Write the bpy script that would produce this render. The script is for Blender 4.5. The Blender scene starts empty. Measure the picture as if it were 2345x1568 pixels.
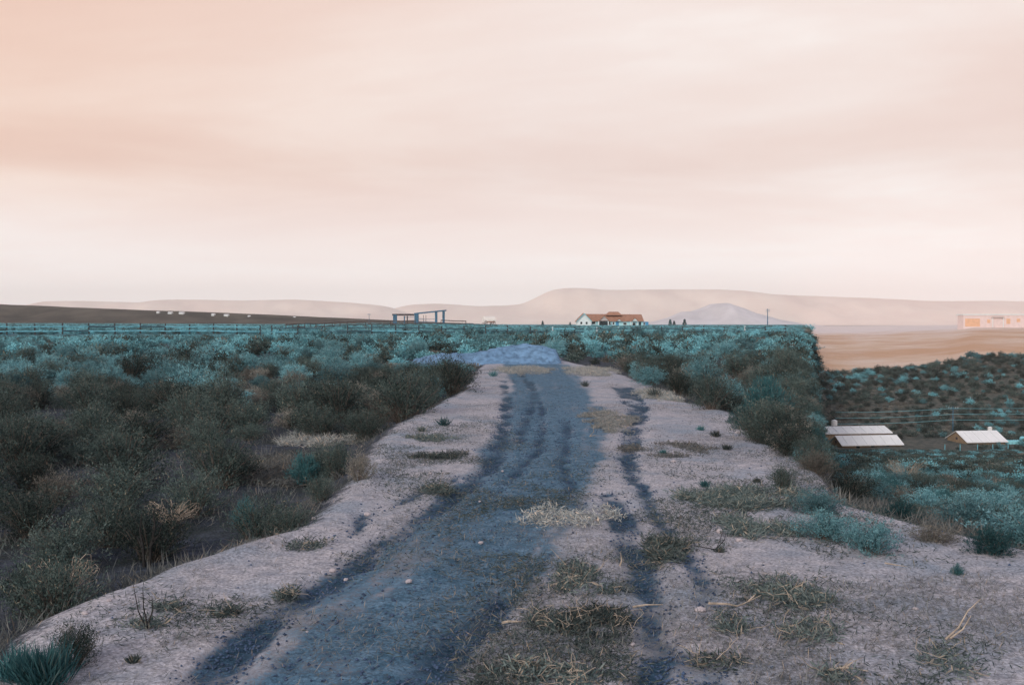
import bpy, math, random
import numpy as np
from math import radians, sin, cos, pi

rng = np.random.default_rng(7)
random.seed(7)
S = bpy.context.scene
C = S.collection

# ------------------------------------------------------------------ camera
F = 2279.0            # focal length in units of a 2344-unit wide picture (35 mm on 36 mm film)
CX, HOR = 1172.0, 742.0
CAMZ = 1.7
cam_d = bpy.data.cameras.new('camera')
cam_d.lens = 35.0; cam_d.sensor_width = 36.0
cam_d.clip_start = 0.05; cam_d.clip_end = 30000
cam = bpy.data.objects.new('camera', cam_d); C.objects.link(cam)
cam.location = (0, 0, CAMZ)
cam.rotation_euler = (radians(90) - math.atan((784 - HOR) / F), 0, 0)
S.camera = cam

# ------------------------------------------------------------------ sky and sun
SUN_AZ = radians(-148)     # from +Y towards +X : behind the camera, to the left
SUN_EL = radians(26)
sun_dir = (sin(SUN_AZ) * cos(SUN_EL), cos(SUN_AZ) * cos(SUN_EL), sin(SUN_EL))
W = bpy.data.worlds.new('World'); S.world = W; W.use_nodes = True
nt = W.node_tree; nt.nodes.clear()
def wn(t, **k):
    n = nt.nodes.new(t)
    for a, v in k.items(): setattr(n, a, v)
    return n
wo = wn('ShaderNodeOutputWorld')
sky = wn('ShaderNodeTexSky', sky_type='NISHITA', sun_disc=False)
sky.sun_elevation = SUN_EL; sky.sun_rotation = SUN_AZ
sky.air_density = 1.2; sky.dust_density = 2.0; sky.ozone_density = 2.0
bg_sky = wn('ShaderNodeBackground'); bg_sky.inputs[1].default_value = 0.15
nt.links.new(sky.outputs[0], bg_sky.inputs[0])
tc = wn('ShaderNodeTexCoord')
sep = wn('ShaderNodeSeparateXYZ'); nt.links.new(tc.outputs['Generated'], sep.inputs[0])
def wmath(op, a, b=None, clamp=False):
    n = wn('ShaderNodeMath', operation=op); n.use_clamp = clamp
    for i, v in enumerate((a, b)):
        if v is None: continue
        if isinstance(v, (int, float)): n.inputs[i].default_value = v
        else: nt.links.new(v, n.inputs[i])
    return n.outputs[0]
zc = wmath('MAXIMUM', sep.outputs[2], 0.0)
den = wmath('ADD', zc, 0.10)
cu = wmath('DIVIDE', sep.outputs[0], den); cv = wmath('DIVIDE', sep.outputs[1], den)
comb = wn('ShaderNodeCombineXYZ'); nt.links.new(cu, comb.inputs[0]); nt.links.new(cv, comb.inputs[1])
mp = wn('ShaderNodeMapping'); nt.links.new(comb.outputs[0], mp.inputs[0])
mp.inputs['Scale'].default_value = (0.55, 0.85, 1.0)
mp.inputs['Rotation'].default_value = (0, 0, radians(16))
mp.inputs['Location'].default_value = (4.6, 0.55, 0)
nz = wn('ShaderNodeTexNoise'); nz.inputs['Scale'].default_value = 0.8
nz.inputs['Detail'].default_value = 8.0; nz.inputs['Roughness'].default_value = 0.56; nz.inputs['Distortion'].default_value = 0.3
nt.links.new(mp.outputs[0], nz.inputs['Vector'])
ramp = wn('ShaderNodeValToRGB'); nt.links.new(nz.outputs[0], ramp.inputs[0])
cr = ramp.color_ramp
cr.elements[0].position = 0.30; cr.elements[0].color = (0.86, 0.675, 0.62, 1)
cr.elements[1].position = 0.72; cr.elements[1].color = (1.02, 0.96, 0.93, 1)
e = cr.elements.new(0.46); e.color = (0.905, 0.745, 0.69, 1)
e = cr.elements.new(0.58); e.color = (0.95, 0.83, 0.785, 1)
# milky air low over the plain
low = wn('ShaderNodeMapRange'); low.inputs['From Min'].default_value = 0.0; low.inputs['From Max'].default_value = 0.15
low.inputs['To Min'].default_value = 0.95; low.inputs['To Max'].default_value = 0.0
nt.links.new(zc, low.inputs['Value'])
mixl = wn('ShaderNodeMix', data_type='RGBA'); mixl.inputs['B'].default_value = (1.26, 1.17, 1.14, 1)
nt.links.new(low.outputs[0], mixl.inputs['Factor']); nt.links.new(ramp.outputs[0], mixl.inputs['A'])
# the cloud is warmer towards the west, on the left
dotn = wn('ShaderNodeVectorMath', operation='DOT_PRODUCT'); dotn.inputs[1].default_value = (sin(radians(-75)) * 0.97, cos(radians(-75)) * 0.97, 0.24)
nt.links.new(tc.outputs['Generated'], dotn.inputs[0])
glow = wn('ShaderNodeMapRange'); glow.inputs['From Min'].default_value = 0.28; glow.inputs['From Max'].default_value = 0.85
glow.inputs['To Max'].default_value = 0.75; nt.links.new(dotn.outputs['Value'], glow.inputs['Value'])
mixg = wn('ShaderNodeMix', data_type='RGBA', blend_type='MULTIPLY'); mixg.inputs['B'].default_value = (1.0, 0.78, 0.62, 1)
hi = wn('ShaderNodeMapRange'); hi.interpolation_type = 'SMOOTHSTEP'
hi.inputs['From Min'].default_value = 0.07; hi.inputs['From Max'].default_value = 0.16; nt.links.new(zc, hi.inputs['Value'])
nt.links.new(wmath('MULTIPLY', glow.outputs[0], hi.outputs[0]), mixg.inputs['Factor']); nt.links.new(mixl.outputs['Result'], mixg.inputs['A'])
bg_cl = wn('ShaderNodeBackground'); bg_cl.inputs[1].default_value = 1.0
nt.links.new(mixg.outputs['Result'], bg_cl.inputs[0])
# the cloud sheet thins overhead and lets the evening blue through
thin = wn('ShaderNodeMapRange'); thin.interpolation_type = 'SMOOTHSTEP'
thin.inputs['From Min'].default_value = 0.34; thin.inputs['From Max'].default_value = 0.72
thin.inputs['To Min'].default_value = 1.0; thin.inputs['To Max'].default_value = 0.12
nt.links.new(zc, thin.inputs['Value'])
ms = wn('ShaderNodeMixShader'); nt.links.new(thin.outputs[0], ms.inputs[0])
nt.links.new(bg_sky.outputs[0], ms.inputs[1]); nt.links.new(bg_cl.outputs[0], ms.inputs[2])
nt.links.new(ms.outputs[0], wo.inputs['Surface'])

sun_l = bpy.data.lights.new('sun', 'SUN'); sun_l.energy = 1.5; sun_l.angle = radians(14); sun_l.color = (1.0, 0.93, 0.86)
sun = bpy.data.objects.new('sun', sun_l); C.objects.link(sun)
from mathutils import Vector
sun.rotation_euler = Vector(sun_dir).to_track_quat('Z', 'Y').to_euler()
sun.location = (-60, 30, 60)

S.view_settings.view_transform = 'Standard'; S.view_settings.look = 'None'
S.view_settings.exposure = 0.0; S.view_settings.gamma = 1.0; S.view_settings.use_curve_mapping = False
S.render.engine = 'CYCLES'
S.cycles.max_bounces = 6; S.cycles.diffuse_bounces = 3; S.cycles.volume_bounces = 3
S.cycles.transparent_max_bounces = 4

# ------------------------------------------------------------------ helpers
def vnoise(x, y, seed=0):
    x = np.asarray(x, float); y = np.asarray(y, float)
    xi = np.floor(x).astype(np.int64); yi = np.floor(y).astype(np.int64)
    fx = x - xi; fy = y - yi
    fx = fx * fx * (3 - 2 * fx); fy = fy * fy * (3 - 2 * fy)
    def h(a, b):
        n = (a * 374761393 + b * 668265263 + seed * 974711) & 0x7fffffff
        n = ((n ^ (n >> 13)) * 1274126177) & 0x7fffffff
        return ((n ^ (n >> 16)) & 0xffff) / 65535.0
    return (h(xi, yi) * (1 - fx) + h(xi + 1, yi) * fx) * (1 - fy) + (h(xi, yi + 1) * (1 - fx) + h(xi + 1, yi + 1) * fx) * fy
def fbm(x, y, seed=0, o=4):
    s = 0; a = 0.5; f = 1
    for i in range(o):
        s = s + a * vnoise(x * f, y * f, seed + i); a *= 0.5; f *= 2.03
    return s
def sstep(a, b, v):
    t = np.clip((v - a) / (b - a), 0, 1); return t * t * (3 - 2 * t)

def mesh(name, verts, faces, mat=None, attrs=None, smooth=False):
    m = bpy.data.meshes.new(name)
    verts = np.asarray(verts, np.float32)
    if isinstance(faces, np.ndarray):
        k = faces.shape[1]; nf = len(faces)
        m.vertices.add(len(verts)); m.vertices.foreach_set('co', verts.ravel())
        m.loops.add(nf * k); m.loops.foreach_set('vertex_index', faces.astype(np.int32).ravel())
        m.polygons.add(nf); m.polygons.foreach_set('loop_start', np.arange(0, nf * k, k, dtype=np.int32))
        m.update(calc_edges=True)
    else:
        m.from_pydata([tuple(v) for v in verts], [], faces); m.update()
    if attrs:
        for a, v in attrs.items():
            at = m.attributes.new(a, 'FLOAT', 'POINT'); at.data.foreach_set('value', np.asarray(v, np.float32))
    if smooth: m.polygons.foreach_set('use_smooth', np.ones(len(m.polygons), bool))
    if mat: m.materials.append(mat)
    return m
def obj(name, me, parent=None, loc=(0, 0, 0), rot=(0, 0, 0), scale=(1, 1, 1)):
    o = bpy.data.objects.new(name, me); C.objects.link(o)
    o.location = loc; o.rotation_euler = rot; o.scale = scale
    if parent: o.parent = parent
    return o
def tag(o, label, cat, group=None, kind=None):
    o['label'] = label; o['category'] = cat
    if group: o['group'] = group
    if kind: o['kind'] = kind
    return o
def thing(name, label, cat, loc=(0, 0, 0), rz=0.0, group=None, scale=(1, 1, 1)):
    return tag(obj(name, None, None, loc, (0, 0, rz), scale), label, cat, group)

class MB:
    def __init__(s): s.v = []; s.f = []
    def add(s, v, f):
        b = len(s.v); s.v += [tuple(p) for p in v]; s.f += [tuple(i + b for i in q) for q in f]; return s
    def box(s, x0, x1, y0, y1, z0, z1):
        v = [(x0,y0,z0),(x1,y0,z0),(x1,y1,z0),(x0,y1,z0),(x0,y0,z1),(x1,y0,z1),(x1,y1,z1),(x0,y1,z1)]
        return s.add(v, [(0,3,2,1),(4,5,6,7),(0,1,5,4),(1,2,6,5),(2,3,7,6),(3,0,4,7)])
    def tube(s, pts, rad, n=6):
        pts = [Vector(p) for p in pts]; ring = []
        for i, p in enumerate(pts):
            d = (pts[min(i + 1, len(pts) - 1)] - pts[max(i - 1, 0)]).normalized()
            a = d.cross(Vector((0.31, 0.2, 0.93)) if abs(d.z) < 0.9 else Vector((1, 0.1, 0))).normalized(); b = d.cross(a)
            r = rad[i] if isinstance(rad, (list, tuple)) else rad
            ring.append([p + a * (r * cos(2 * pi * k / n)) + b * (r * sin(2 * pi * k / n)) for k in range(n)])
        v = [q for rg in ring for q in rg]; f = []
        for i in range(len(pts) - 1):
            for k in range(n): f.append((i*n+k, i*n+(k+1)%n, (i+1)*n+(k+1)%n, (i+1)*n+k))
        f.append(tuple(range(n))[::-1]); f.append(tuple((len(pts)-1)*n+k for k in range(n)))
        return s.add(v, f)
    def prism(s, poly, y0, y1):      # polygon in xz extruded along y
        n = len(poly); v = [(x, y0, z) for x, z in poly] + [(x, y1, z) for x, z in poly]
        f = [tuple(range(n)), tuple(range(2*n-1, n-1, -1))] + [(i, i+n, (i+1)%n+n, (i+1)%n) for i in range(n)]
        return s.add(v, f)
    def build(s, name, mat, parent=None, loc=(0,0,0), rot=(0,0,0), smooth=False):
        return obj(name, mesh(name, s.v, s.f, mat, smooth=smooth), parent, loc, rot)

# ------------------------------------------------------------------ materials
def new_mat(name):
    m = bpy.data.materials.new(name); m.use_nodes = True
    t = m.node_tree; b = t.nodes['Principled BSDF']; b.inputs['Roughness'].default_value = 0.9
    b.inputs['Specular IOR Level'].default_value = 0.15
    return m, t, b
def N(t, ty, **k):
    n = t.nodes.new(ty)
    for a, v in k.items(): setattr(n, a, v)
    return n
def mixc(t, fac, a, b, blend='MIX'):
    n = N(t, 'ShaderNodeMix', data_type='RGBA', blend_type=blend)
    for s_, v in (('Factor', fac), ('A', a), ('B', b)):
        if isinstance(v, (int, float)): n.inputs[s_].default_value = v
        elif isinstance(v, tuple): n.inputs[s_].default_value = v if len(v) == 4 else (*v, 1)
        else: t.links.new(v, n.inputs[s_])
    return n.outputs['Result']
def noise(t, scale, detail=4, rough=0.55, vec=None):
    n = N(t, 'ShaderNodeTexNoise'); n.inputs['Scale'].default_value = scale
    n.inputs['Detail'].default_value = detail; n.inputs['Roughness'].default_value = rough
    if vec is not None: t.links.new(vec, n.inputs['Vector'])
    return n.outputs[0]
def ramp2(t, v, p0, p1, v0=0.0, v1=1.0):
    n = N(t, 'ShaderNodeMapRange'); n.interpolation_type = 'SMOOTHSTEP'
    n.inputs['From Min'].default_value = p0; n.inputs['From Max'].default_value = p1
    n.inputs['To Min'].default_value = v0; n.inputs['To Max'].default_value = v1
    t.links.new(v, n.inputs['Value']); return n.outputs[0]
def plain(name, col, var=0.25, scale=3.0, rough=0.85, bump=0.0):
    m, t, b = new_mat(name)
    g = N(t, 'ShaderNodeTexCoord').outputs['Object']
    v = noise(t, scale, 5, 0.6, g)
    dark = tuple(c * (1 - var) for c in col); lite = tuple(min(1, c * (1 + var)) for c in col)
    t.links.new(mixc(t, ramp2(t, v, 0.3, 0.7), dark, lite), b.inputs['Base Color'])
    b.inputs['Roughness'].default_value = rough
    if bump:
        bp = N(t, 'ShaderNodeBump'); bp.inputs['Strength'].default_value = bump; bp.inputs['Distance'].default_value = 0.02
        t.links.new(v, bp.inputs['Height']); t.links.new(bp.outputs[0], b.inputs['Normal'])
    return m
def leaf_mat(name, c0, c1, c2, transl=0.2):
    """leaf colour: per-leaf tint between c0 and c1, a share of leaves c2, whole plants differing a little"""
    m, t, b = new_mat(name)
    at = N(t, 'ShaderNodeAttribute', attribute_name='tint').outputs['Fac']
    oi = N(t, 'ShaderNodeObjectInfo').outputs['Random']
    col = mixc(t, ramp2(t, at, 0.0, 0.85), c0, c1)
    col = mixc(t, ramp2(t, at, 0.86, 0.97), col, c2)
    k = N(t, 'ShaderNodeMapRange'); k.inputs['To Min'].default_value = 0.45; k.inputs['To Max'].default_value = 1.55
    t.links.new(oi, k.inputs['Value'])
    sc = N(t, 'ShaderNodeVectorMath', operation='SCALE'); t.links.new(col, sc.inputs[0]); t.links.new(k.outputs[0], sc.inputs['Scale'])
    t.links.new(sc.outputs[0], b.inputs['Base Color'])
    tr = N(t, 'ShaderNodeBsdfTranslucent'); t.links.new(sc.outputs[0], tr.inputs[0])
    mx = N(t, 'ShaderNodeMixShader'); mx.inputs[0].default_value = transl
    t.links.new(b.outputs[0], mx.inputs[1]); t.links.new(tr.outputs[0], mx.inputs[2])
    t.links.new(mx.outputs[0], t.nodes['Material Output'].inputs['Surface'])
    return m

M = {}
M['sage'] = leaf_mat('sagebrush_leaf', (0.06, 0.20, 0.235), (0.27, 0.585, 0.64), (0.47, 0.51, 0.49))
M['sage_grey'] = leaf_mat('grey_sagebrush_leaf', (0.055, 0.155, 0.18), (0.23, 0.455, 0.495), (0.45, 0.46, 0.42))
M['grease'] = leaf_mat('shade_dark_greasewood_leaf', (0.018, 0.040, 0.041), (0.125, 0.17, 0.155), (0.34, 0.29, 0.21))  # dark leaf colour also paints in the shade of the near left scrub
M['rabbit'] = leaf_mat('rabbitbrush_leaf', (0.12, 0.125, 0.11), (0.30, 0.29, 0.26), (0.50, 0.38, 0.28))
M['teal'] = leaf_mat('green_rabbitbrush_leaf', (0.03, 0.11, 0.125), (0.085, 0.22, 0.235), (0.20, 0.30, 0.29))
M['weed'] = leaf_mat('mat_weed', (0.05, 0.08, 0.083), (0.17, 0.21, 0.20), (0.40, 0.34, 0.27))
M['litter'] = leaf_mat('dry_litter', (0.19, 0.215, 0.22), (0.38, 0.39, 0.37), (0.58, 0.47, 0.37), 0.1)
M['twig'] = plain('grey_twig_bark', (0.15, 0.13, 0.115), 0.3, 30)
M['straw'] = plain('bleached_twig', (0.44, 0.37, 0.30), 0.3, 20)
M['dead'] = plain('dark_dead_stem', (0.035, 0.035, 0.035), 0.3, 30)
M['stone'] = plain('pale_stone', (0.55, 0.50, 0.52), 0.25, 14, bump=0.4)
M['gravel'] = plain('dark_clods', (0.07, 0.11, 0.19), 0.4, 3)
M['post'] = plain('weathered_dark_post', (0.075, 0.085, 0.09), 0.35, 6)
M['postw'] = plain('pale_painted_post', (0.60, 0.66, 0.68), 0.15, 6)
M['railc'] = plain('blue_grey_rail', (0.20, 0.55, 0.66), 0.3, 1.5)
M['raild'] = plain('dark_weathered_rail', (0.06, 0.12, 0.15), 0.35, 1.5)
M['pole_rail'] = plain('brown_pole_rail', (0.11, 0.09, 0.085), 0.35, 1.5)
M['timber'] = plain('blue_grey_timber', (0.07, 0.17, 0.26), 0.3, 2.0)
M['timberd'] = plain('dark_brown_beam', (0.09, 0.075, 0.08), 0.3, 2.0)
M['wall_cyan'] = plain('pale_cyan_siding', (0.46, 0.78, 0.84), 0.10, 0.6)
M['wall_white'] = plain('white_siding', (0.80, 0.88, 0.88), 0.06, 0.6)
M['roof'] = plain('orange_brown_shingle', (0.40, 0.215, 0.145), 0.22, 1.4)
M['glass'] = plain('dark_window_glass', (0.015, 0.03, 0.035), 0.2, 1, rough=0.15)
M['bluedoor'] = plain('blue_panel', (0.08, 0.34, 0.58), 0.15, 1)
M['trim'] = plain('cyan_trim', (0.25, 0.60, 0.68), 0.1, 1)
M['tan'] = plain('tan_board_wall', (0.34, 0.245, 0.165), 0.18, 1.2)
M['metal'] = plain('white_sheet_roof', (0.96, 0.96, 0.95), 0.04, 0.7, rough=0.6)
M['seam'] = plain('grey_sheet_seam', (0.85, 0.86, 0.86), 0.1, 2)
M['bale'] = plain('cyan_wrap', (0.30, 0.72, 0.80), 0.12, 2)
M['canvas'] = plain('cream_canvas', (0.92, 0.86, 0.80), 0.08, 2)
M['rust'] = plain('rust_brown_boards', (0.42, 0.20, 0.13), 0.2, 3)
M['conifer'] = leaf_mat('conifer_needles', (0.02, 0.09, 0.10), (0.06, 0.18, 0.19), (0.06, 0.14, 0.14))
M['pinkwall'] = plain('pinkish_stucco', (0.80, 0.68, 0.66), 0.06, 0.5)
M['ochre'] = plain('ochre_shutter', (0.80, 0.50, 0.32), 0.12, 1)

# ------------------------------------------------------------------ terrain height
LE = np.array([(2.0,-2.9),(5.63,-2.67),(6.59,-2.43),(8.02,-2.01),(8.65,-1.75),(10.5,-1.8),(13,-1.8),(16.3,-1.78),(20.1,-1.69),(24,-1.35),(30.3,-1.09),(44,-1.25),(60,-1.6),(90,-1.6)])
RE = np.array([(2.0,7.0),(7.27,3.9),(8.19,3.4),(9.5,3.0),(11.5,3.5),(13.9,3.75),(19.6,4.0),(21.8,3.75),(28,3.7),(35.9,3.8),(46.7,2.5),(60,2.2),(90,1.8)])
def left_edge(y): return np.interp(y, LE[:,0], LE[:,1]) + 0.34 * (vnoise(y * 0.8, y * 0 + 3.3, 5) - 0.5) + 0.16 * (vnoise(y * 2.7, y * 0 + 7.3, 15) - 0.5)
def right_edge(y): return np.interp(y, RE[:,0], RE[:,1]) + 0.34 * (vnoise(y * 0.8, y * 0 + 8.3, 6) - 0.5) + 0.16 * (vnoise(y * 2.7, y * 0 + 2.3, 16) - 0.5)
def rim(y):          # edge of the side valley on the right
    y = np.asarray(y, float)
    r = np.where(y < 9.5, 2.84 + (9.5 - y) * 0.43, 0.293 * y + 0.06)
    r = r + 0.22 * (vnoise(y * 0.9, y * 0 + 6.1, 49) - 0.5) * np.clip((y - 9.5) / 3, 0, 1)
    return r + (0.35 * np.clip((y - 12) / 20, 0, 1) + 0.006 * np.clip(y - 30, 0, 200)) * (vnoise(y * 0.11, y * 0 + 1.7, 9) + 0.5 * vnoise(y * 0.4, y * 0 + 4.7, 29) - 0.55)
def valley_h(x, y):
    y = np.maximum(y, 1.0)
    a = x / y
    yc = np.interp(a, [0.29, 0.42, 0.55, 0.9, 2.0], [9.5, 8.15, 7.0, 5.0, 2.6])
    q = np.clip(np.log(np.maximum(y, yc) / yc) / np.log(172 / yc), 0, 1)
    m = 1.7 / yc + (0.1275 - 1.7 / yc) * q ** 0.85
    h_near = np.where(y < yc, 0, 1.7 - y * m)
    rimh = 1.7 - 260 * np.interp(a, [0.28, 0.33, 0.40, 0.445, 0.46, 0.55, 0.8], [0.0475, 0.0495, 0.044, 0.0385, 0.0325, 0.031, 0.028])
    up = sstep(190, 262, y)
    h_floor = -20.3
    h = np.where(y < 172, h_near, h_floor)
    h = h * (1 - up) + rimh * up
    plateau = np.interp(y, [255, 300, 420, 700, 1200, 2500], [0, -1.0, 1.4, 6.0, 6.3, 6.5])
    far = np.minimum(rimh + plateau, -0.8)
    h = np.where(y > 258, far, h)
    return h
def height(x, y, valley=True):
    x = np.asarray(x, float); y = np.asarray(y, float)
    near = np.clip((y - 4) / 40, 0, 1)
    h = (fbm(x / 17, y / 17, 1) - 0.47) * 0.5 * near + (fbm(x / 3.1, y / 3.1, 2, 3) - 0.44) * 0.16
    h = h + 0.004 * np.clip(-x - 15, 0, 250) * sstep(40, 160, y) + 0.6 * sstep(250, 420, y)
    h = h + 1.3 * np.exp(-((x + 26) / 42) ** 2 - ((y - 262) / 55) ** 2)
    le = left_edge(y); re = right_edge(y)
    amp = np.interp(y, [0, 12, 30, 60, 90], [0.36, 0.32, 0.22, 0.10, 0.0])
    dl = le - x; dr = x - re
    inroad = (1 - sstep(-0.35, 0.15, dl)) * (1 - sstep(-0.35, 0.15, dr)) * (1 - sstep(55, 85, y))
    h = h - amp * sstep(-0.05, 0.75, dl) - 0.8 * amp * sstep(-0.05, 0.9, dr)
    lip = 0.05 * np.exp(-((dl + 0.12) / 0.14) ** 2) * (1 - sstep(20, 40, y))
    roadh = 0.03 * (fbm(x / 1.3, y / 2.4, 12, 3) - 0.44) + 0.026 * (fbm(x * 3.2, y * 3.2, 13, 4) - 0.46) + lip * (0.3 + 1.2 * vnoise(x * 0 + 4.4, y * 1.9, 19))
    h = h * (1 - inroad) + roadh * inroad
    if not valley: return h
    r = rim(y)
    k = sstep(0, 1, (x - r) / (0.35 + 0.0135 * np.clip(y, 0, 400)))
    k = k * (1 - 0.0 * y)
    vh = valley_h(x, y) + (fbm(x / 9, y / 9, 21, 3) - 0.45) * np.clip((y - 10) / 60, 0, 1) * 1.0 + np.where(y < 14, roadh, 0) + (fbm(x / 1.2, y / 1.2, 22, 3) - 0.44) * 0.12 * sstep(7, 12, y)
    return h * (1 - k) + vh * k
def H1(x, y, valley=True): return float(height(np.array([x]), np.array([y]), valley)[0])
def spot(u, v, valley=True):
    """ground point seen at picture position (u, v) of the 2344-unit wide layout sketch"""
    d = 3874.0 / max(v - HOR, 2)
    for i in range(25):
        z = H1((u - CX) / F * d, d, valley)
        d = 0.6 * d + 0.4 * (CAMZ - z) * F / max(v - HOR, 2)
    return (u - CX) / F * d, d, H1((u - CX) / F * d, d)

# ------------------------------------------------------------------ wheel tracks (drawn as centre lines with half widths)
def road_pts(l):
    o = []
    for u, v, w in l:
        d = CAMZ * F / (v - HOR); o.append(((u - CX) / F * d, d, w * d / F))
    return np.array(o)
LANE = road_pts([(640,1900,420),(770,1568,290),(850,1450,250),(960,1350,222),(1065,1250,195),(1170,1150,168),(1250,1050,140),(1270,950,115),(1247,870,82),(1225,832,72)])
RUTS = [road_pts(l) for l in (
    [(420,1640,70),(520,1500,55),(700,1370,42),(850,1260,32),(1000,1160,28),(1120,1070,26),(1150,1000,20),(1160,920,14),(1152,870,10)],
    [(900,1640,80),(960,1568,75),(1070,1440,62),(1150,1365,30)],
    [(780,1235,18),(830,1182,18),(960,1130,14),(1060,1085,10)],
    [(1120,1150,12),(1240,1020,12),(1240,930,9),(1215,870,7)],
    [(1190,1010,14),(1225,900,10),(1190,850,7)],
    [(1430,1045,22),(1470,1130,20),(1540,1240,22),(1600,1310,26),(1640,1385,26)],
    [(1400,1130,30),(1440,1220,38),(1480,1330,42),(1500,1430,44),(1520,1568,55),(1530,1640,60)],
    [(1425,885,26),(1462,930,26),(1450,985,24),(1440,1045,20)],
    [(1560,1500,40),(1640,1568,60),(1700,1640,70)],
    [(1330,1170,14),(1290,1060,14),(1300,960,12)],
)]
def band(pts, x, y, soft):
    best = np.full(x.shape, 9.0)
    for i in range(len(pts) - 1):
        a, b = pts[i], pts[i + 1]
        dx, dy = b[0] - a[0], b[1] - a[1]
        t = np.clip(((x - a[0]) * dx + (y - a[1]) * dy) / (dx * dx + dy * dy), 0, 1)
        d = np.hypot(x - a[0] - t * dx, (y - a[1] - t * dy))
        w = a[2] + t * (b[2] - a[2])
        best = np.minimum(best, (d - w) / soft)
    return 1 - sstep(-0.6, 0.6, best)
def tracks(x, y):
    jx = x + 0.14 * (fbm(x * 2.3, y * 2.3, 31) - 0.47) + 0.10 * (fbm(x * 9, y * 7, 33, 3) - 0.44); jy = y
    lane = band(LANE, jx + 0.45 * (fbm(x * 0.9, y * 0.7, 34, 3) - 0.44), jy, 0.55)
    # fine tyre streaks running along the lane
    cx_ = np.interp(y, LANE[::1,1], LANE[:,0]); hw_ = np.interp(y, LANE[:,1], LANE[:,2])
    off = (jx - cx_) / np.maximum(hw_, 0.2)
    st = sstep(0.50, 0.68, fbm(off * 6.5, y * 0.11, 38, 3)) * lane * (0.4 + 0.6 * sstep(0.35, 0.6, fbm(x, y * 0.4, 39)))
    lane = np.clip(lane * (0.36 + 1.25 * fbm(off * 5 + 9, y * 0.3, 37, 4)), 0, 1) * np.clip(0.55 + fbm(x * 1.1, y * 0.8, 36, 4), 0.7, 1)
    rut = 0.6 * st
    for r in RUTS: rut = np.maximum(rut, band(r, jx, jy, 0.16) * np.clip(-0.05 + 1.5 * fbm(x * 3.4, y * 1.5, 41), 0, 0.9))
    return lane, np.clip(rut, 0, 1)

# ------------------------------------------------------------------ ground sheet
def graded(lo, hi, step, a, b, g):
    mid = list(np.arange(lo, hi + step / 2, step)); up = []; s = step; p = mid[-1]
    while p < b: s *= g; p += s; up.append(p)
    dn = []; s = step; p = mid[0]
    while p > a: s *= g; p -= s; dn.append(p)
    return np.array(dn[::-1] + mid + up)
gx = graded(-4.2, 5.2, 0.05, -5200, 5200, 1.04)
gy = graded(4.0, 16.0, 0.05, -400, 5200, 1.03)
X, Y = np.meshgrid(gx, gy)
Z = height(X, Y)
nearm = (Y < 60) & (Y > 1) & (np.abs(X) < 9)
lane = np.zeros_like(X); rut = np.zeros_like(X)
lane[nearm], rut[nearm] = tracks(X[nearm], Y[nearm])
Z = Z - 0.06 * rut * (1 - sstep(25, 45, Y)) - 0.014 * lane + 0.05 * np.clip(rut, 0, 1) * (fbm(X * 7, Y * 7, 55, 2) - 0.37) * (Y < 25)
le, re = left_edge(Y), right_edge(Y)
dirt = (1 - sstep(-0.25, 0.35, le - X)) * np.where(Y < 9.8, 1.0, 1 - sstep(-0.3, 0.4, X - re)) * (1 - sstep(46, 62, Y))
val = sstep(0, 0.5, (X - rim(Y)) / (0.3 + 0.004 * np.clip(Y, 0, 500)))
dirt = dirt * (1 - val * np.where(Y < 12, sstep(0.05, 0.6, X - rim(Y) - 0.1), 1.0))
dry = sstep(0, 0.5, (X - rim(Y)) / (0.3 + 0.004 * np.clip(Y, 0, 500))) * sstep(258, 275, Y) * (1 - sstep(2500, 5000, Y) * 0.5)
ny, nx = X.shape
idx = np.arange(nx * ny).reshape(ny, nx)
faces = np.stack([idx[:-1,:-1], idx[:-1,1:], idx[1:,1:], idx[1:,:-1]], -1).reshape(-1, 4)

gm, t, b = new_mat('desert_soil')
co = N(t, 'ShaderNodeNewGeometry').outputs['Position']
def A(n): return N(t, 'ShaderNodeAttribute', attribute_name=n).outputs['Fac']
n1 = noise(t, 0.9, 6, 0.6, co); n2 = noise(t, 7.0, 6, 0.65, co); n3 = noise(t, 45.0, 4, 0.7, co); n4 = noise(t, 0.05, 5, 0.6, co)
dirtc = mixc(t, ramp2(t, n2, 0.3, 0.7), (0.385, 0.39, 0.435), (0.64, 0.605, 0.63))
dirtc = mixc(t, ramp2(t, n1, 0.42, 0.72), dirtc, (0.345, 0.40, 0.475))
lanec = mixc(t, ramp2(t, n2, 0.3, 0.72), (0.065, 0.15, 0.225), (0.17, 0.285, 0.39))
rutc = mixc(t, ramp2(t, n2, 0.35, 0.7), (0.030, 0.075, 0.118), (0.085, 0.155, 0.23))
def soft_mask(a, lo, hi):
    ad = N(t, 'ShaderNodeMath', operation='ADD'); t.links.new(a, ad.inputs[0])
    mu = N(t, 'ShaderNodeMath', operation='MULTIPLY_ADD'); t.links.new(n2, mu.inputs[0]); mu.inputs[1].default_value = 1.1; mu.inputs[2].default_value = -0.55
    m2 = N(t, 'ShaderNodeMath', operation='MULTIPLY_ADD'); t.links.new(n3, m2.inputs[0]); m2.inputs[1].default_value = 0.8; t.links.new(mu.outputs[0], m2.inputs[2])
    m3 = N(t, 'ShaderNodeMath', operation='ADD'); t.links.new(m2.outputs[0], m3.inputs[0]); m3.inputs[1].default_value = -0.4
    t.links.new(m3.outputs[0], ad.inputs[1]); return ramp2(t, ad.outputs[0], lo, hi)
roadc = mixc(t, soft_mask(A('lane'), 0.25, 0.75), dirtc, lanec)
roadc = mixc(t, soft_mask(A('rut'), 0.25, 0.75), roadc, rutc)
scrub = mixc(t, ramp2(t, n2, 0.3, 0.7), (0.032, 0.044, 0.06), (0.10, 0.115, 0.145))  # soil between shrubs, darkened to put the near-left shade into its colour
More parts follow.
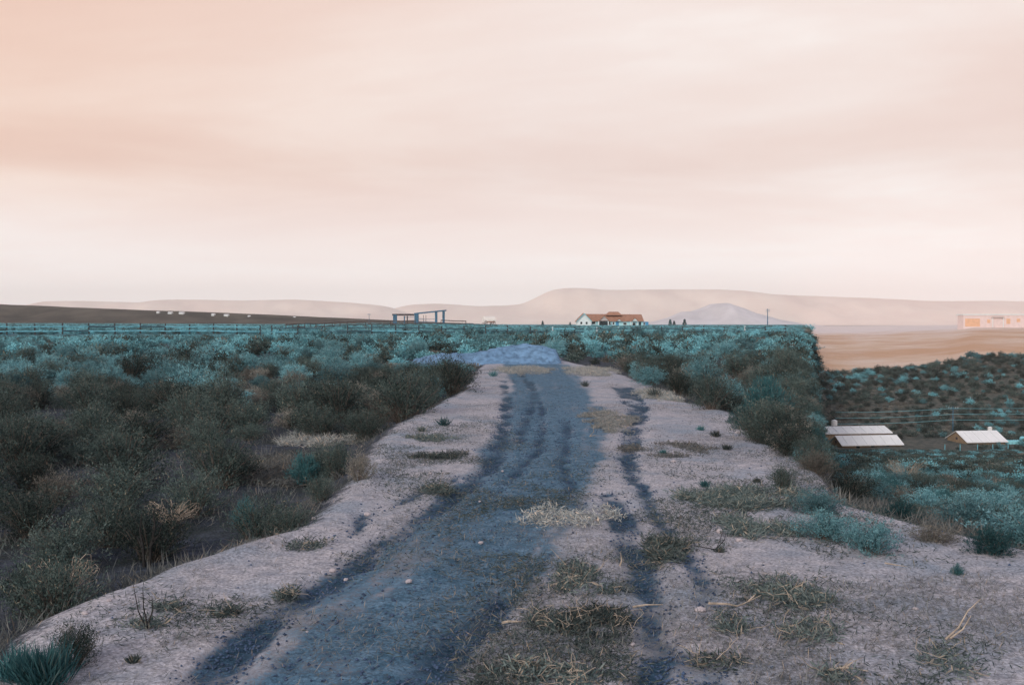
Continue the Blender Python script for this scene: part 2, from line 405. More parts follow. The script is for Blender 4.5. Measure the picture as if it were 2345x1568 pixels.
scrub = mixc(t, ramp2(t, n1, 0.45, 0.65), scrub, (0.05, 0.06, 0.06))
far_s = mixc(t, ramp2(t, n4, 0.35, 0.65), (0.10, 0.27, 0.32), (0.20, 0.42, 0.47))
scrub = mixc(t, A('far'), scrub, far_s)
scrub = mixc(t, A('val'), scrub, mixc(t, ramp2(t, n1, 0.35, 0.65), (0.075, 0.09, 0.082), (0.17, 0.165, 0.14)))
allc = mixc(t, soft_mask(A('dirt'), 0.25, 0.75), scrub, roadc)
dryc = mixc(t, ramp2(t, n4, 0.35, 0.65), (0.80, 0.56, 0.39), (0.90, 0.71, 0.58))
nst = N(t, 'ShaderNodeMapping'); nst.inputs['Scale'].default_value = (0.02, 0.012, 0.0); t.links.new(co, nst.inputs[0])
dryc = mixc(t, ramp2(t, noise(t, 1.0, 6, 0.6, nst.outputs[0]), 0.42, 0.62), dryc, (0.74, 0.46, 0.29))
fl_ = N(t, 'ShaderNodeMath', operation='MULTIPLY_ADD'); t.links.new(noise(t, 0.03, 6, 0.6, co), fl_.inputs[0]); fl_.inputs[1].default_value = 1.6; t.links.new(A('haze_pale'), fl_.inputs[2])
dryc = mixc(t, ramp2(t, fl_.outputs[0], 0.75, 1.55), dryc, (0.95, 0.84, 0.80))  # farther plateau paled: distance haze painted into the ground colour
allc = mixc(t, A('dry'), allc, dryc)
g3 = mixc(t, ramp2(t, n3, 0.3, 0.75), (0.5, 0.5, 0.5), (1.38, 1.38, 1.38))
allc = mixc(t, 1.0, allc, g3, 'MULTIPLY')
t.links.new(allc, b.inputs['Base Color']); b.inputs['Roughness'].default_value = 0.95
bp1 = N(t, 'ShaderNodeBump'); bp1.inputs['Strength'].default_value = 0.8; bp1.inputs['Distance'].default_value = 0.03
t.links.new(n2, bp1.inputs['Height'])
bp2 = N(t, 'ShaderNodeBump'); bp2.inputs['Strength'].default_value = 0.7; bp2.inputs['Distance'].default_value = 0.008
t.links.new(n3, bp2.inputs['Height']); t.links.new(bp1.outputs[0], bp2.inputs['Normal']); t.links.new(bp2.outputs[0], b.inputs['Normal'])
ground = obj('ground', mesh('ground', np.stack([X, Y, Z], -1).reshape(-1, 3), faces, gm,
    {'lane': lane.ravel(), 'rut': rut.ravel(), 'dirt': dirt.ravel(), 'dry': dry.ravel(), 'far': (sstep(60, 220, np.hypot(X, Y)) * (1 - val)).ravel(), 'val': (val * sstep(30, 70, Y)).ravel(), 'haze_pale': sstep(420, 1100, Y).ravel()}, smooth=True))
ground['kind'] = 'structure'; ground['label'] = 'desert ground with a rutted dirt road and a side valley'

# ------------------------------------------------------------------ far relief
def ridge(name, prof, D, depth, mat, label, seed, base=-3.0, flat=0.45, rough=0.05):
    p = np.array(prof, float)
    xs = (p[:,0] - CX) / F * D; zs = CAMZ + (HOR - p[:,1]) / F * D
    n = 240; m = 40
    u = np.linspace(xs[0], xs[-1], n); top = np.interp(u, xs, zs)
    k = np.hanning(9); k /= k.sum(); top = np.convolve(np.pad(top, 4, 'edge'), k, 'valid')
    v = np.linspace(0, 1, m)
    U, V = np.meshgrid(u, v); T = np.tile(top, (m, 1))
    f = np.where(V < 0.5, sstep(0, flat, V) ** 0.8, 1 - sstep(0.62, 1, V))
    span = zs.max() - base
    gully = (fbm(U / (span * 1.6), V * 4, seed, 4) - 0.47) * 2
    sh = V + 0.13 * gully * np.sin(pi * np.clip(V * 1.6, 0, 1))
    f2 = np.where(sh < 0.5, sstep(0, flat, sh) ** 0.8, 1 - sstep(0.62, 1, sh))
    Zr = base + (T - base) * f2 + span * rough * (fbm(U / span, V * depth / span, seed + 3, 4) - 0.5) * np.sin(pi * f2 * 0.5) * 0.6
    P = np.stack([U * (1 + 0.0 * V), D - depth * 0.45 + V * depth, Zr], -1).reshape(-1, 3)
    id_ = np.arange(n * m).reshape(m, n)
    fc = np.stack([id_[:-1,:-1], id_[:-1,1:], id_[1:,1:], id_[1:,:-1]], -1).reshape(-1, 4)
    o = obj(name, mesh(name, P, fc, mat, smooth=True)); o['kind'] = 'structure'; o['label'] = label
    return o
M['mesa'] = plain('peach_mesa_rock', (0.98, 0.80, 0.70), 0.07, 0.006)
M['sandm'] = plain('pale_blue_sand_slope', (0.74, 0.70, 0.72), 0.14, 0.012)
M['ridge'] = plain('dark_brown_scrub_slope', (0.075, 0.065, 0.05), 0.5, 0.03)
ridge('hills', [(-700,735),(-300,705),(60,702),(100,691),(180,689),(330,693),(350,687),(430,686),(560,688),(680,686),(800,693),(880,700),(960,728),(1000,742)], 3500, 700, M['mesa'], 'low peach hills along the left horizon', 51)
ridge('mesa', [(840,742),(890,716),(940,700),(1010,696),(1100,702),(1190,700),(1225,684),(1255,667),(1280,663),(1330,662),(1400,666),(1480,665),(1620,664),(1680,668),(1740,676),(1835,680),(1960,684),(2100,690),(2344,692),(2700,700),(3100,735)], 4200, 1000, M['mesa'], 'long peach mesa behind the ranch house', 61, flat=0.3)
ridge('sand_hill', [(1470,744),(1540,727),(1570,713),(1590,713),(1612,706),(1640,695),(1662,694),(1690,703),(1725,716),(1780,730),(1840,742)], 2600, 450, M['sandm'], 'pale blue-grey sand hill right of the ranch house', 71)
ridge('dark_slope', [(-900,640),(-400,676),(0,697),(120,702),(300,709),(480,715),(640,722),(800,729),(960,736),(1080,741)], 900, 260, M['ridge'], 'dark brown scrub slope rising on the far left', 81, base=-2, flat=0.42)

# ------------------------------------------------------------------ dirt mound closing the road
def build_mound():
    x0, y0, _ = spot(1110, 822); D = 44.0
    nu, nv = 110, 50
    u = np.linspace(-1, 1, nu); v = np.linspace(-1, 1, nv); U, V = np.meshgrid(u, v)
    cxm = (1110 - CX) / F * D
    R = np.sqrt(U ** 2 + V ** 2)
    prof = np.interp(U, [-1, -0.9, -0.55, -0.3, 0.0, 0.35, 0.7, 0.92, 1], [0, 0.48, 0.66, 0.66, 0.78, 0.88, 0.90, 0.70, 0])
    hz = prof * (1 - sstep(0.1, 1.0, np.abs(V))) 
    Xw = cxm + U * 3.4; Yw = D + V * 1.7 + 0.35 * np.sin(U * 2.1)
    hz = hz * 0.80 * (0.62 + 0.75 * fbm(Xw * 0.7, Yw * 0.9, 91)) + (0.18 * (fbm(Xw * 1.6, Yw * 1.6, 92) - 0.45) + 0.06 * (fbm(Xw * 6, Yw * 6, 93, 3) - 0.44)) * sstep(0.0, 0.2, hz)
    Zw = height(Xw, Yw) + hz - 0.03 - 0.12 * (np.maximum(np.abs(U), np.abs(V)) > 0.985)
    id_ = np.arange(nu * nv).reshape(nv, nu)
    fc = np.stack([id_[:-1,:-1], id_[:-1,1:], id_[1:,1:], id_[1:,:-1]], -1).reshape(-1, 4)
    m = plain('blue_grey_earth', (0.17, 0.30, 0.46), 0.30, 3.2, bump=0.7)
    o_ = tag(obj('dirt_mound', mesh('dirt_mound', np.stack([Xw, Yw, Zw], -1).reshape(-1, 3), fc, m, smooth=True)),
               'low blue-grey mound of earth across the far end of the dirt road', 'mound')
    r = np.random.default_rng(44); pts = np.stack([Xw, Yw, Zw], -1).reshape(-1, 3)[r.integers(0, nu * nv, 700)] + r.normal(0, 0.04, (700, 3)) * np.array([1, 1, 0])
    o6 = np.array([(1,0,0),(-1,0,0),(0,1,0),(0,-1,0),(0,0,.8),(0,0,-.6)], float)
    V_ = o6[None] * r.uniform(0.01, 0.04, (700, 1, 1)) * r.uniform(0.6, 1.4, (700, 6, 1)) + pts[:, None]
    F8 = np.array([(0,2,4),(2,1,4),(1,3,4),(3,0,4),(2,0,5),(1,2,5),(3,1,5),(0,3,5)])
    obj('clods', mesh('clods', V_.reshape(-1, 3), (F8[None] + (np.arange(700) * 6)[:, None, None]).reshape(-1, 3), m), o_)['kind'] = 'stuff'
    return o_
build_mound()

# ------------------------------------------------------------------ plants
def quads(base, tip, side):
    """diamond leaves"""
    mid = base * 0.45 + tip * 0.55
    v = np.stack([base, mid + side, tip, mid - side], 1).reshape(-1, 3)
    f = np.arange(len(v)).reshape(-1, 4)
    return v, f
def unit(a): return a / np.maximum(np.linalg.norm(a, axis=-1, keepdims=True), 1e-6)
def bush_mesh(name, seed, R, Hh, twigs, per, ll, lw, mat, jitter=0.05, up=0.5, start=0.3, flat=0.55, stems=None, stemr=0.008):
    r = np.random.default_rng(seed)
    az = r.uniform(0, 2 * pi, twigs); ph = r.uniform(0, 2 * pi, 3)
    lob = 1 + 0.16 * np.sin(2 * az + ph[0]) + 0.12 * np.sin(3 * az + ph[1]) + 0.1 * np.sin(5 * az + ph[2])
    rr = np.sqrt(r.uniform(0.0, 1, twigs)) * R * lob
    zt = Hh * (1 - flat * (rr / (R * 1.25)) ** 2) * r.uniform(0.72, 1.1, twigs)
    low = r.random(twigs) < 0.25
    zt = np.where(low, zt * r.uniform(0.3, 0.7, twigs), zt)
    B = np.stack([0.18 * rr * np.cos(az), 0.18 * rr * np.sin(az), np.zeros(twigs)], 1)
    T = np.stack([rr * np.cos(az), rr * np.sin(az), zt], 1)
    K = np.stack([0.45 * rr * np.cos(az + r.normal(0, .3, twigs)), 0.45 * rr * np.sin(az), zt * 0.65], 1)
    def curve(s, i):
        s = s[:, None]; return (1 - s) ** 2 * B[i] + 2 * s * (1 - s) * K[i] + s * s * T[i]
    i = np.repeat(np.arange(twigs), per)
    s = start + (1 - start) * r.uniform(0, 1, len(i)) ** 0.75
    ns = 7; sp = r.integers(0, ns, len(i)); sid = i * ns + sp
    ssp = start + (1 - start) * r.uniform(0, 1, twigs * ns) ** 0.7
    s = np.clip(ssp[sid] + r.normal(0, 0.05, len(i)), start * 0.8, 1.02)
    offs = r.normal(0, jitter * 1.5, (twigs * ns, 3)) * (0.4 + 0.9 * ssp[:, None])
    P = curve(s, i) + offs[sid] + r.normal(0, jitter * 0.55, (len(i), 3))
    d = unit(curve(np.minimum(s + 0.05, 1.05), i) - curve(s, i))
    d = unit(d * 0.6 + r.normal(0, 0.65, d.shape) + np.array([0, 0, up]))
    L = ll * r.uniform(0.6, 1.4, (len(i), 1))
    P[:, 2] = np.maximum(P[:, 2], 0.015)
    side = unit(np.cross(d, r.normal(0, 1, d.shape))) * lw * r.uniform(0.7, 1.3, (len(i), 1))
    v, f = quads(P, P + d * L, side)
    tw = r.random(twigs * ns); tint = np.clip(0.6 * tw[sid] + 0.4 * r.random(len(i)), 0, 1)
    me = mesh(name, v, f, mat, {'tint': np.repeat(tint, 4)})
    mb = MB()
    for k in range(0, twigs, max(1, twigs // (stems or 26))):
        ss = np.array([0, 0.35, 0.7, 1.0]); pts = curve(ss, np.array([k] * 4)); pts[0, 2] = -0.05
        mb.tube(pts, [stemr * 1.6, stemr, stemr * 0.6, stemr * 0.25], 4)
    return me, mesh('branches', mb.v, mb.f, M['twig'])
BUSH = {}
def variants(kind, n, **k):
    BUSH[kind] = [bush_mesh('foliage', 100 + 17 * i + len(BUSH) * 1000, **k) for i in range(n)]
# unit bushes: about 1 m across and 0.8 m tall
variants('sage', 8, R=0.5, Hh=0.78, twigs=100, per=74, ll=0.046, lw=0.0068, mat=M['sage_grey'], jitter=0.04, up=0.55, start=0.35)
variants('grease', 9, R=0.52, Hh=0.80, twigs=105, per=66, ll=0.042, lw=0.006, mat=M['grease'], jitter=0.05, up=0.5, start=0.34, stems=44)
variants('rabbit', 5, R=0.5, Hh=0.7, twigs=120, per=34, ll=0.06, lw=0.006, mat=M['rabbit'], jitter=0.035, up=0.9, start=0.3)
variants('teal', 3, R=0.5, Hh=0.76, twigs=190, per=34, ll=0.07, lw=0.005, mat=M['teal'], jitter=0.02, up=1.0, start=0.25, flat=0.75)
LOW = {}
def low(kind, n, **k):
    LOW[kind] = [bush_mesh('far_foliage', 9000 + 13 * i + len(LOW) * 100, **k)[0] for i in range(n)]
low('sage', 4, R=0.55, Hh=0.75, twigs=46, per=15, ll=0.13, lw=0.030, mat=M['sage'], jitter=0.05, up=0.5, start=0.3, stems=4)
low('grease', 3, R=0.55, Hh=0.75, twigs=46, per=15, ll=0.12, lw=0.024, mat=M['grease'], jitter=0.06, up=0.4, start=0.3, stems=4)
low('rabbit', 2, R=0.5, Hh=0.6, twigs=40, per=13, ll=0.13, lw=0.02, mat=M['rabbit'], jitter=0.05, up=0.8, start=0.3, stems=4)

NAMES = {'sage': ('sagebrush', 'sagebrush'), 'grease': ('greasewood', 'shrub'), 'rabbit': ('dry_rabbitbrush', 'shrub'), 'teal': ('green_rabbitbrush', 'shrub')}
cnt = [0]
def put_bush(kind, x, y, w, h, label, group=None, rz=None):
    cnt[0] += 1
    fo, br = BUSH[kind][cnt[0] % len(BUSH[kind])]
    nm, cat = NAMES[kind]
    z = H1(x, y) - 0.03
    t_ = thing(nm, label, cat, (x, y, z), rng.uniform(0, 6.28) if rz is None else rz, group, (w, w * rng.uniform(0.8, 1.15), h / 0.78))
    t_.rotation_euler = (rng.normal(0, 0.07), rng.normal(0, 0.07), t_.rotation_euler[2])
    obj('foliage', fo, t_); obj('branches', br, t_)
    return t_

HAND = []    # (x, y, radius) already taken
def hand(kind, u, v, wpx, hpx, label):
    x, y, z = spot(u, v, u > 1836 and v > 1150)
    w = wpx / F * y * 1.02; h = hpx / F * y
    HAND.append((x, y, w * 0.5)); put_bush(kind, x, y + w * 0.15, w, h, label)
hand('grease', 1035, 905, 105, 78, 'dark green shrub on the left road edge, farthest of the roadside clump')
hand('grease', 925, 962, 150, 108, 'largest dark green shrub leaning over the left edge of the road')
hand('grease', 985, 925, 80, 82, 'dark shrub squeezed between the two big shrubs at the left road edge')
hand('rabbit', 850, 990, 95, 60, 'low grey dry bush in front of the dark shrubs at the left road edge')
hand('grease', 770, 968, 140, 112, 'tall olive shrub behind the grassy clearing left of the road')
hand('grease', 680, 968, 130, 100, 'dark olive shrub left of the tall one behind the grassy clearing')
hand('grease', 480, 1005, 150, 80, 'wide shrub with brownish crown at the left end of the grassy clearing')
hand('grease', 560, 1000, 110, 85, 'dark shrub right beside the brown-crowned wide shrub')
hand('teal', 692, 1112, 76, 78, 'small teal shrub on the near left bank, beside a dark one')
hand('grease', 765, 1100, 80, 88, 'dark shrub between the teal and the grey shrub on the near left bank')
hand('rabbit', 820, 1102, 66, 76, 'grey-green bush at the road edge on the near left bank')
hand('grease', 735, 1150, 84, 62, 'low dark shrub in front of the teal one on the near left bank')
hand('teal', 562, 1215, 78, 78, 'round teal shrub just left of the dirt lip, nearer of the two domes')
hand('grease', 655, 1218, 115, 64, 'low dark dome shrub tucked behind the dirt lip')
hand('grease', 430, 1190, 130, 110, 'dark twiggy shrub below the pale crossed twigs on the left')
hand('grease', 250, 1180, 190, 105, 'broad dark shrub in the shade on the middle left')
hand('grease', 330, 1290, 190, 130, 'dark shrub with two black stems just above the left road shoulder')
hand('grease', 60, 1240, 180, 120, 'dark shrub against the left picture edge above the tumbleweed')
hand('grease', 60, 1420, 190, 130, 'blackish shrub at the left picture edge below the tumbleweed')
hand('grease', 150, 1535, 125, 110, 'near dark tuft-like shrub at the lower left corner')
hand('teal', 1760, 962, 108, 104, 'big round teal shrub on the right bank of the road')
hand('teal', 1705, 985, 68, 64, 'small bright teal shrub below the big round teal one')
hand('grease', 1632, 938, 112, 88, 'dark shrub at the bend of the right road edge')
hand('grease', 1775, 1012, 84, 60, 'dark spreading shrub at the right end of the bank')
hand('sage', 1490, 882, 88, 44, 'low teal sagebrush at the first bulge of the right road edge')
hand('grease', 1555, 905, 58, 62, 'narrow dark shrub just right of the low teal sagebrush by the road')
hand('rabbit', 1445, 852, 84, 40, 'brownish bush by the right road edge near the dirt mound')
hand('grease', 1800, 1130, 70, 66, 'ragged dark shrub on the right shoulder above the weed mats')
hand('grease', 1805, 872, 78, 74, 'dark shrub with a tan crown at the valley rim')
hand('grease', 1690, 866, 96, 60, 'dark green shrub behind the big round teal one')
hand('sage', 1900, 1240, 130, 74, 'low teal-grey bush, left one of the pair on the right shoulder')
hand('sage', 2005, 1272, 150, 84, 'low teal-grey bush, right one of the pair on the right shoulder')
hand('teal', 2285, 1272, 120, 70, 'teal bush beyond the dirt crest at the right picture edge')
hand('rabbit', 2150, 1245, 110, 52, 'brownish dry bush just beyond the dirt crest on the right')
hand('teal', 2197, 1318, 34, 34, 'tiny lone green tuft on the bare right shoulder')
hand('sage', 1880, 1180, 120, 60, 'teal bush at the top of the slope where the dirt crest begins')

# scattered shrubs
def scatter(cell, y0, y1, tmax, seed):
    r = np.random.default_rng(seed); out = []
    ys = np.arange(y0, y1, cell)
    for yy in ys:
        xs = np.arange(-tmax * yy - 3, tmax * yy + 3, cell)
        out.append(np.stack([xs + r.uniform(-.5, .5, len(xs)) * cell, yy + r.uniform(-.5, .5, len(xs)) * cell], 1))
    return np.concatenate(out)
yb = 10.4 + rng.random(900) ** 2.1 * 170     # the steep bank on the valley rim
bank = np.stack([rim(yb) + np.where(yb < 45, -rng.uniform(-0.05, 0.7, 900), rng.uniform(-0.3, 1.0, 900) * (0.35 + 0.0135 * yb)), yb], 1); nbank = 900
yw = 11.5 + rng.random(260) ** 1.3 * 55      # small shrubs clinging to the steep face itself
wall = np.stack([rim(yw) + np.minimum(rng.uniform(0.02, 0.6, 260) * (0.35 + 0.0135 * yw), 0.301 * yw - rim(yw) + 0.05), yw], 1)
bank = np.concatenate([wall, bank]); nwall = 260; nbank += 260
P = np.concatenate([bank, scatter(0.90, 5.0, 40, 0.72, 1), scatter(1.55, 40, 110, 0.66, 2), scatter(1.8, 110, 260, 0.62, 3), scatter(3.0, 260, 620, 0.60, 4)])
x, y = P[:,0], P[:,1]
rr_ = rng.random(len(x))
le_, re_, ri_ = left_edge(y), right_edge(y), rim(y)
onroad = (x > le_ - 0.4) & (x < re_ + np.where((y > 10) & (y < 22), 0.02, 0.35)) & (y < 50)
shoulder = (y < 9.9) & (x > 0)
invalley = x > ri_ - 0.2
crest_y = np.interp(x / y, [0.29, 0.42, 0.55, 0.9], [9.5, 8.15, 7.0, 5.0])
keep = ~onroad & ~(shoulder & ~invalley) & ~(invalley & (y < crest_y + 0.7))
keep &= ~((y > 262) & invalley)
onwall = np.arange(len(x)) < nwall
keep &= onwall | ~((x > ri_ + 0.06) & (x < ri_ + 0.5) & (y > 9.9) & (y < 60))
keep &= onwall | ~(invalley & (y > 10) & (y < 90) & (x / y < 0.315))
keep &= ~((y > 41.5) & (y < 46.5) & (x > -4.7) & (x < 2.4))
gap = fbm(x / 2.6, y / 2.6, 77, 3)
dens = np.where(y < 40, 0.93, 0.9)
keep &= (rr_ < dens) & ~((gap < 0.27) & (y < 60))
# clearings beside the road, and the little yards round the sheds
for (cx_, cy_, rx_, ry_) in ((-3.0, 14.6, 1.6, 1.5), (-4.9, 13.6, 1.4, 1.2), (-3.1, 11.3, 0.9, 0.9), (-6.6, 12.6, 1.0, 0.5), (68, 183, 24, 9)):
    keep &= ~(((x - cx_) / rx_) ** 2 + ((y - cy_) / ry_) ** 2 < 1)
for hx, hy, hr in HAND: keep &= ~(np.hypot(x - hx, y - hy) < hr + 0.22)
# house, gate and fence stand clear
keep &= ~((np.abs(x - 46) < 19) & (np.abs(y - 452) < 9)) & ~((np.abs(x + 23.5) < 8) & (np.abs(y - 250) < 2.5))
x, y = x[keep], y[keep]; inv = invalley[keep]; plat = inv & (y > 262)
r2 = rng.random(len(x)); zone = fbm(x / 8, y / 8, 88, 3)
darklim = np.where(x < 0, 31, 46) + (zone - 0.47) * 40
pd = 1 - sstep(darklim - 17, darklim + 20, y)          # share of greasewood, its dark leaves also standing in for near-left shade
pd = np.where(inv, np.where(y < 60, 0.50, 0.80), np.maximum(pd * 0.95, np.where(y < 130, 0.30, 0.12)))
pr_ = np.where(inv, 0.84, np.where(y < 34, 0.76, 0.90))
kind = np.where(r2 > pr_, 'rabbit', np.where(r2 < pd * pr_, 'grease', 'sage'))
kind = np.where((kind == 'sage') & ~inv & (y < 24) & (x < 0), 'grease', kind)
kind = np.where(inv & (y > 188) & (y < 222) & (x / y < 0.40) & (r2 > 0.25), 'rabbit', kind)
kind = np.where(inv & (y < 40) & (r2 > 0.7) & (r2 < 0.86), 'teal', kind)
size = rng.uniform(0.6, 1.0, len(x)) ** 1.2 * np.where(rng.random(len(x)) < 0.25, 1.45, 1.1) * np.where(kind == 'rabbit', 0.75, 1.0) * np.interp(y, [5, 60, 200, 620], [0.88, 1.05, 1.2, 1.7])
size = np.where(inv & (y > 60), size * 1.35, size)
hh = size * rng.uniform(0.55, 0.95, len(x)) * np.interp(y, [5, 30, 60], [0.78, 0.86, 0.86])
hh = np.where(inv & (y < 40), hh * np.interp(y, [8, 14, 30, 40], [0.6, 0.65, 0.8, 1.0]), hh); size = np.where(inv & (y < 30), size * 0.8, size)
edge_ = ~inv & (rim(y) - x < 0.7) & (y > 10) & (y < 60); size = np.where(edge_, np.minimum(size, 2 * np.maximum(rim(y) - x, 0) + 0.26), size); hh = np.where(edge_, np.minimum(hh, 0.6 * size + 0.12), hh)
wallpt = onwall[keep]; size = np.where(wallpt, np.minimum(size, 0.42), size); hh = np.where(wallpt, np.minimum(hh, 0.32), hh)
bankpt = (np.arange(len(keep)) < nbank)[keep]; hh = np.where(bankpt & (y > 30), np.minimum(hh, 0.5), hh)
hh = np.where(y > 260, 0.85 * np.minimum(hh, 1.1), hh)
yf_ = np.interp(x / y * F + CX, [0, 350, 620, 900, 1150, 1500, 1830], [131, 142, 150, 158, 166, 172, 178])
hh = np.where((y > yf_ - 65) & (y < yf_) & ~inv, np.minimum(hh, 0.10 + (yf_ - y) / 65 * 0.55), hh)
hh = np.where((y > 31) & (y < 43) & (x > -5) & (x < -0.9), np.minimum(hh, 0.42), hh)
hh = np.where(inv & (y < 174), np.minimum(hh, np.interp(y, [8, 14, 40, 90, 150, 174], [0.40, 0.46, 0.6, 0.65, 0.4, 0.3])), hh)
hh = np.where((y > 178) & ~inv, np.minimum(hh, 0.55), hh)
hh = np.where(plat, rng.uniform(0.4, 1.0, len(x)), hh); size = np.where(plat, size * 1.5, size)
app = size / y * (np.abs(x / y) < 0.56)
indiv = np.zeros(len(x), bool)
for k_, lim in (('sage', 230), ('grease', 260), ('rabbit', 60), ('teal', 40)):
    ii = np.where((kind == k_) & (app > 0))[0]
    ii = ii[np.argsort(-app[ii])][:lim]; indiv[ii] = True
near_all = (y < 40) & ~indiv
ADJ = {'sage': 'pale teal sagebrush', 'grease': 'dark olive greasewood', 'rabbit': 'tan dry rabbitbrush', 'teal': 'bright teal rounded shrub'}
def where_txt(xx, yy, iv):
    if iv:
        a = xx / yy
        w_ = 'below the long sheds' if a < 0.39 else 'between the shed groups' if a < 0.455 else 'below the lone shed'
        if yy < 14: return 'just over the crest, ' + w_
        if yy < 40: return 'on the upper valley slope, ' + w_
        if yy < 185: return 'low on the valley slope, ' + w_
        return 'on the far valley slope ' + ('above the long sheds' if a < 0.39 else 'left of the valley pole' if a < 0.445 else 'above the lone shed')
    if xx < 0:
        if yy < 11: return 'in the nearest scrub at the lower left'
        if yy < 20: return 'in the scrub left of the clearing'
        if yy < 36:
            a = xx / yy
            return 'in the dark scrub ' + ('at the left picture edge' if a < -0.38 else 'halfway to the left edge' if a < -0.2 else 'near the left road edge')
        a = xx / yy
        if a < -0.40: return 'below the leftmost white houses'
        if a < -0.30: return 'below the middle of the far slope'
        if a < -0.20: return 'below the low end of the far slope'
        if a < -0.12: return 'below the curving pole fence'
        return 'between the timber gate and the mound'
    if yy < 24: return 'on the bank right of the road, by the bend'
    if yy < 42: return 'in the dark scrub right of the road'
    return 'in the teal scrub ' + ('right behind the mound' if xx / yy < 0.06 else 'below the ranch house' if xx / yy < 0.15 else 'below the sand hill')
for i in np.where(indiv)[0]:
    txt = where_txt(x[i], y[i], inv[i])
    put_bush(str(kind[i]), float(x[i]), float(y[i]), float(size[i]), float(hh[i]), ('large ' if size[i] > 1.15 else 'small ' if size[i] < 0.8 else '') + ADJ[str(kind[i])] + ' ' + txt, ADJ[str(kind[i])] + ' plants ' + txt)

# everything farther: one carpet per kind, spread by geometry nodes
def carpet(name, label, kind_, sel, meshes, smul=1.0):
    col = bpy.data.collections.new(name + '_sources')
    for j, me in enumerate(meshes): col.objects.link(bpy.data.objects.new('%s_source_%02d' % (name, j), me))
    xs, ys = x[sel], y[sel]
    v = np.stack([xs, ys, height(xs, ys) - 0.05], 1)
    m = bpy.data.meshes.new(name); m.vertices.add(len(v)); m.vertices.foreach_set('co', v.astype(np.float32).ravel())
    a = m.attributes.new('scl', 'FLOAT_VECTOR', 'POINT'); a.data.foreach_set('vector', np.stack([size[sel] * smul, size[sel] * smul, hh[sel] / 0.78 * smul], 1).astype(np.float32).ravel())
    a = m.attributes.new('rot', 'FLOAT_VECTOR', 'POINT'); a.data.foreach_set('vector', np.stack([np.zeros(len(xs)), np.zeros(len(xs)), rng.uniform(0, 6.28, len(xs))], 1).astype(np.float32).ravel())
    a = m.attributes.new('pick', 'INT', 'POINT'); a.data.foreach_set('value', rng.integers(0, len(meshes), len(xs)).astype(np.int32))
    m.update()
    o = obj(name, m); o['kind'] = 'stuff'; o['label'] = label; o['category'] = 'shrubs'
    g = bpy.data.node_groups.new(name + '_nodes', 'GeometryNodeTree')
    g.interface.new_socket('Geometry', in_out='INPUT', socket_type='NodeSocketGeometry')
    g.interface.new_socket('Geometry', in_out='OUTPUT', socket_type='NodeSocketGeometry')
    gi = g.nodes.new('NodeGroupInput'); go = g.nodes.new('NodeGroupOutput')
    ci = g.nodes.new('GeometryNodeCollectionInfo'); ci.inputs['Collection'].default_value = col
    ci.inputs['Separate Children'].default_value = True; ci.inputs['Reset Children'].default_value = True
    ip = g.nodes.new('GeometryNodeInstanceOnPoints'); ip.inputs['Pick Instance'].default_value = True
    def na(n, ty):
        q = g.nodes.new('GeometryNodeInputNamedAttribute'); q.data_type = ty; q.inputs[0].default_value = n
        return [s for s in q.outputs if s.enabled and s.name == 'Attribute'][0]
    g.links.new(gi.outputs[0], ip.inputs['Points']); g.links.new(ci.outputs[0], ip.inputs['Instance'])
    g.links.new(na('pick', 'INT'), ip.inputs['Instance Index']); g.links.new(na('rot', 'FLOAT_VECTOR'), ip.inputs['Rotation'])
    g.links.new(na('scl', 'FLOAT_VECTOR'), ip.inputs['Scale']); g.links.new(ip.outputs[0], go.inputs[0])
    md = o.modifiers.new('spread', 'NODES'); md.node_group = g
    return o
kk = np.where(kind == 'teal', 'sage', kind)
for k_, nm, lb in (('sage', 'sagebrush_cover', 'wide carpet of teal sagebrush across the far plain'),
                   ('grease', 'greasewood_cover', 'dark shrubs scattered through the farther scrub'),
                   ('rabbit', 'rabbitbrush_cover', 'tan dry bushes dotted through the farther scrub')):
    carpet(nm, lb, k_, np.where((kk == k_) & ~indiv & ~near_all)[0], LOW[k_])
    if ((kk == k_) & near_all).any():
        carpet(nm.replace('cover', 'thicket'), lb.replace('farther', 'nearer').replace('far plain', 'edges of the near scrub'), k_, np.where((kk == k_) & near_all)[0], [b_[0] for b_ in BUSH[k_]])
print('bushes', len(x), 'individual', indiv.sum(), 'near rest', near_all.sum())

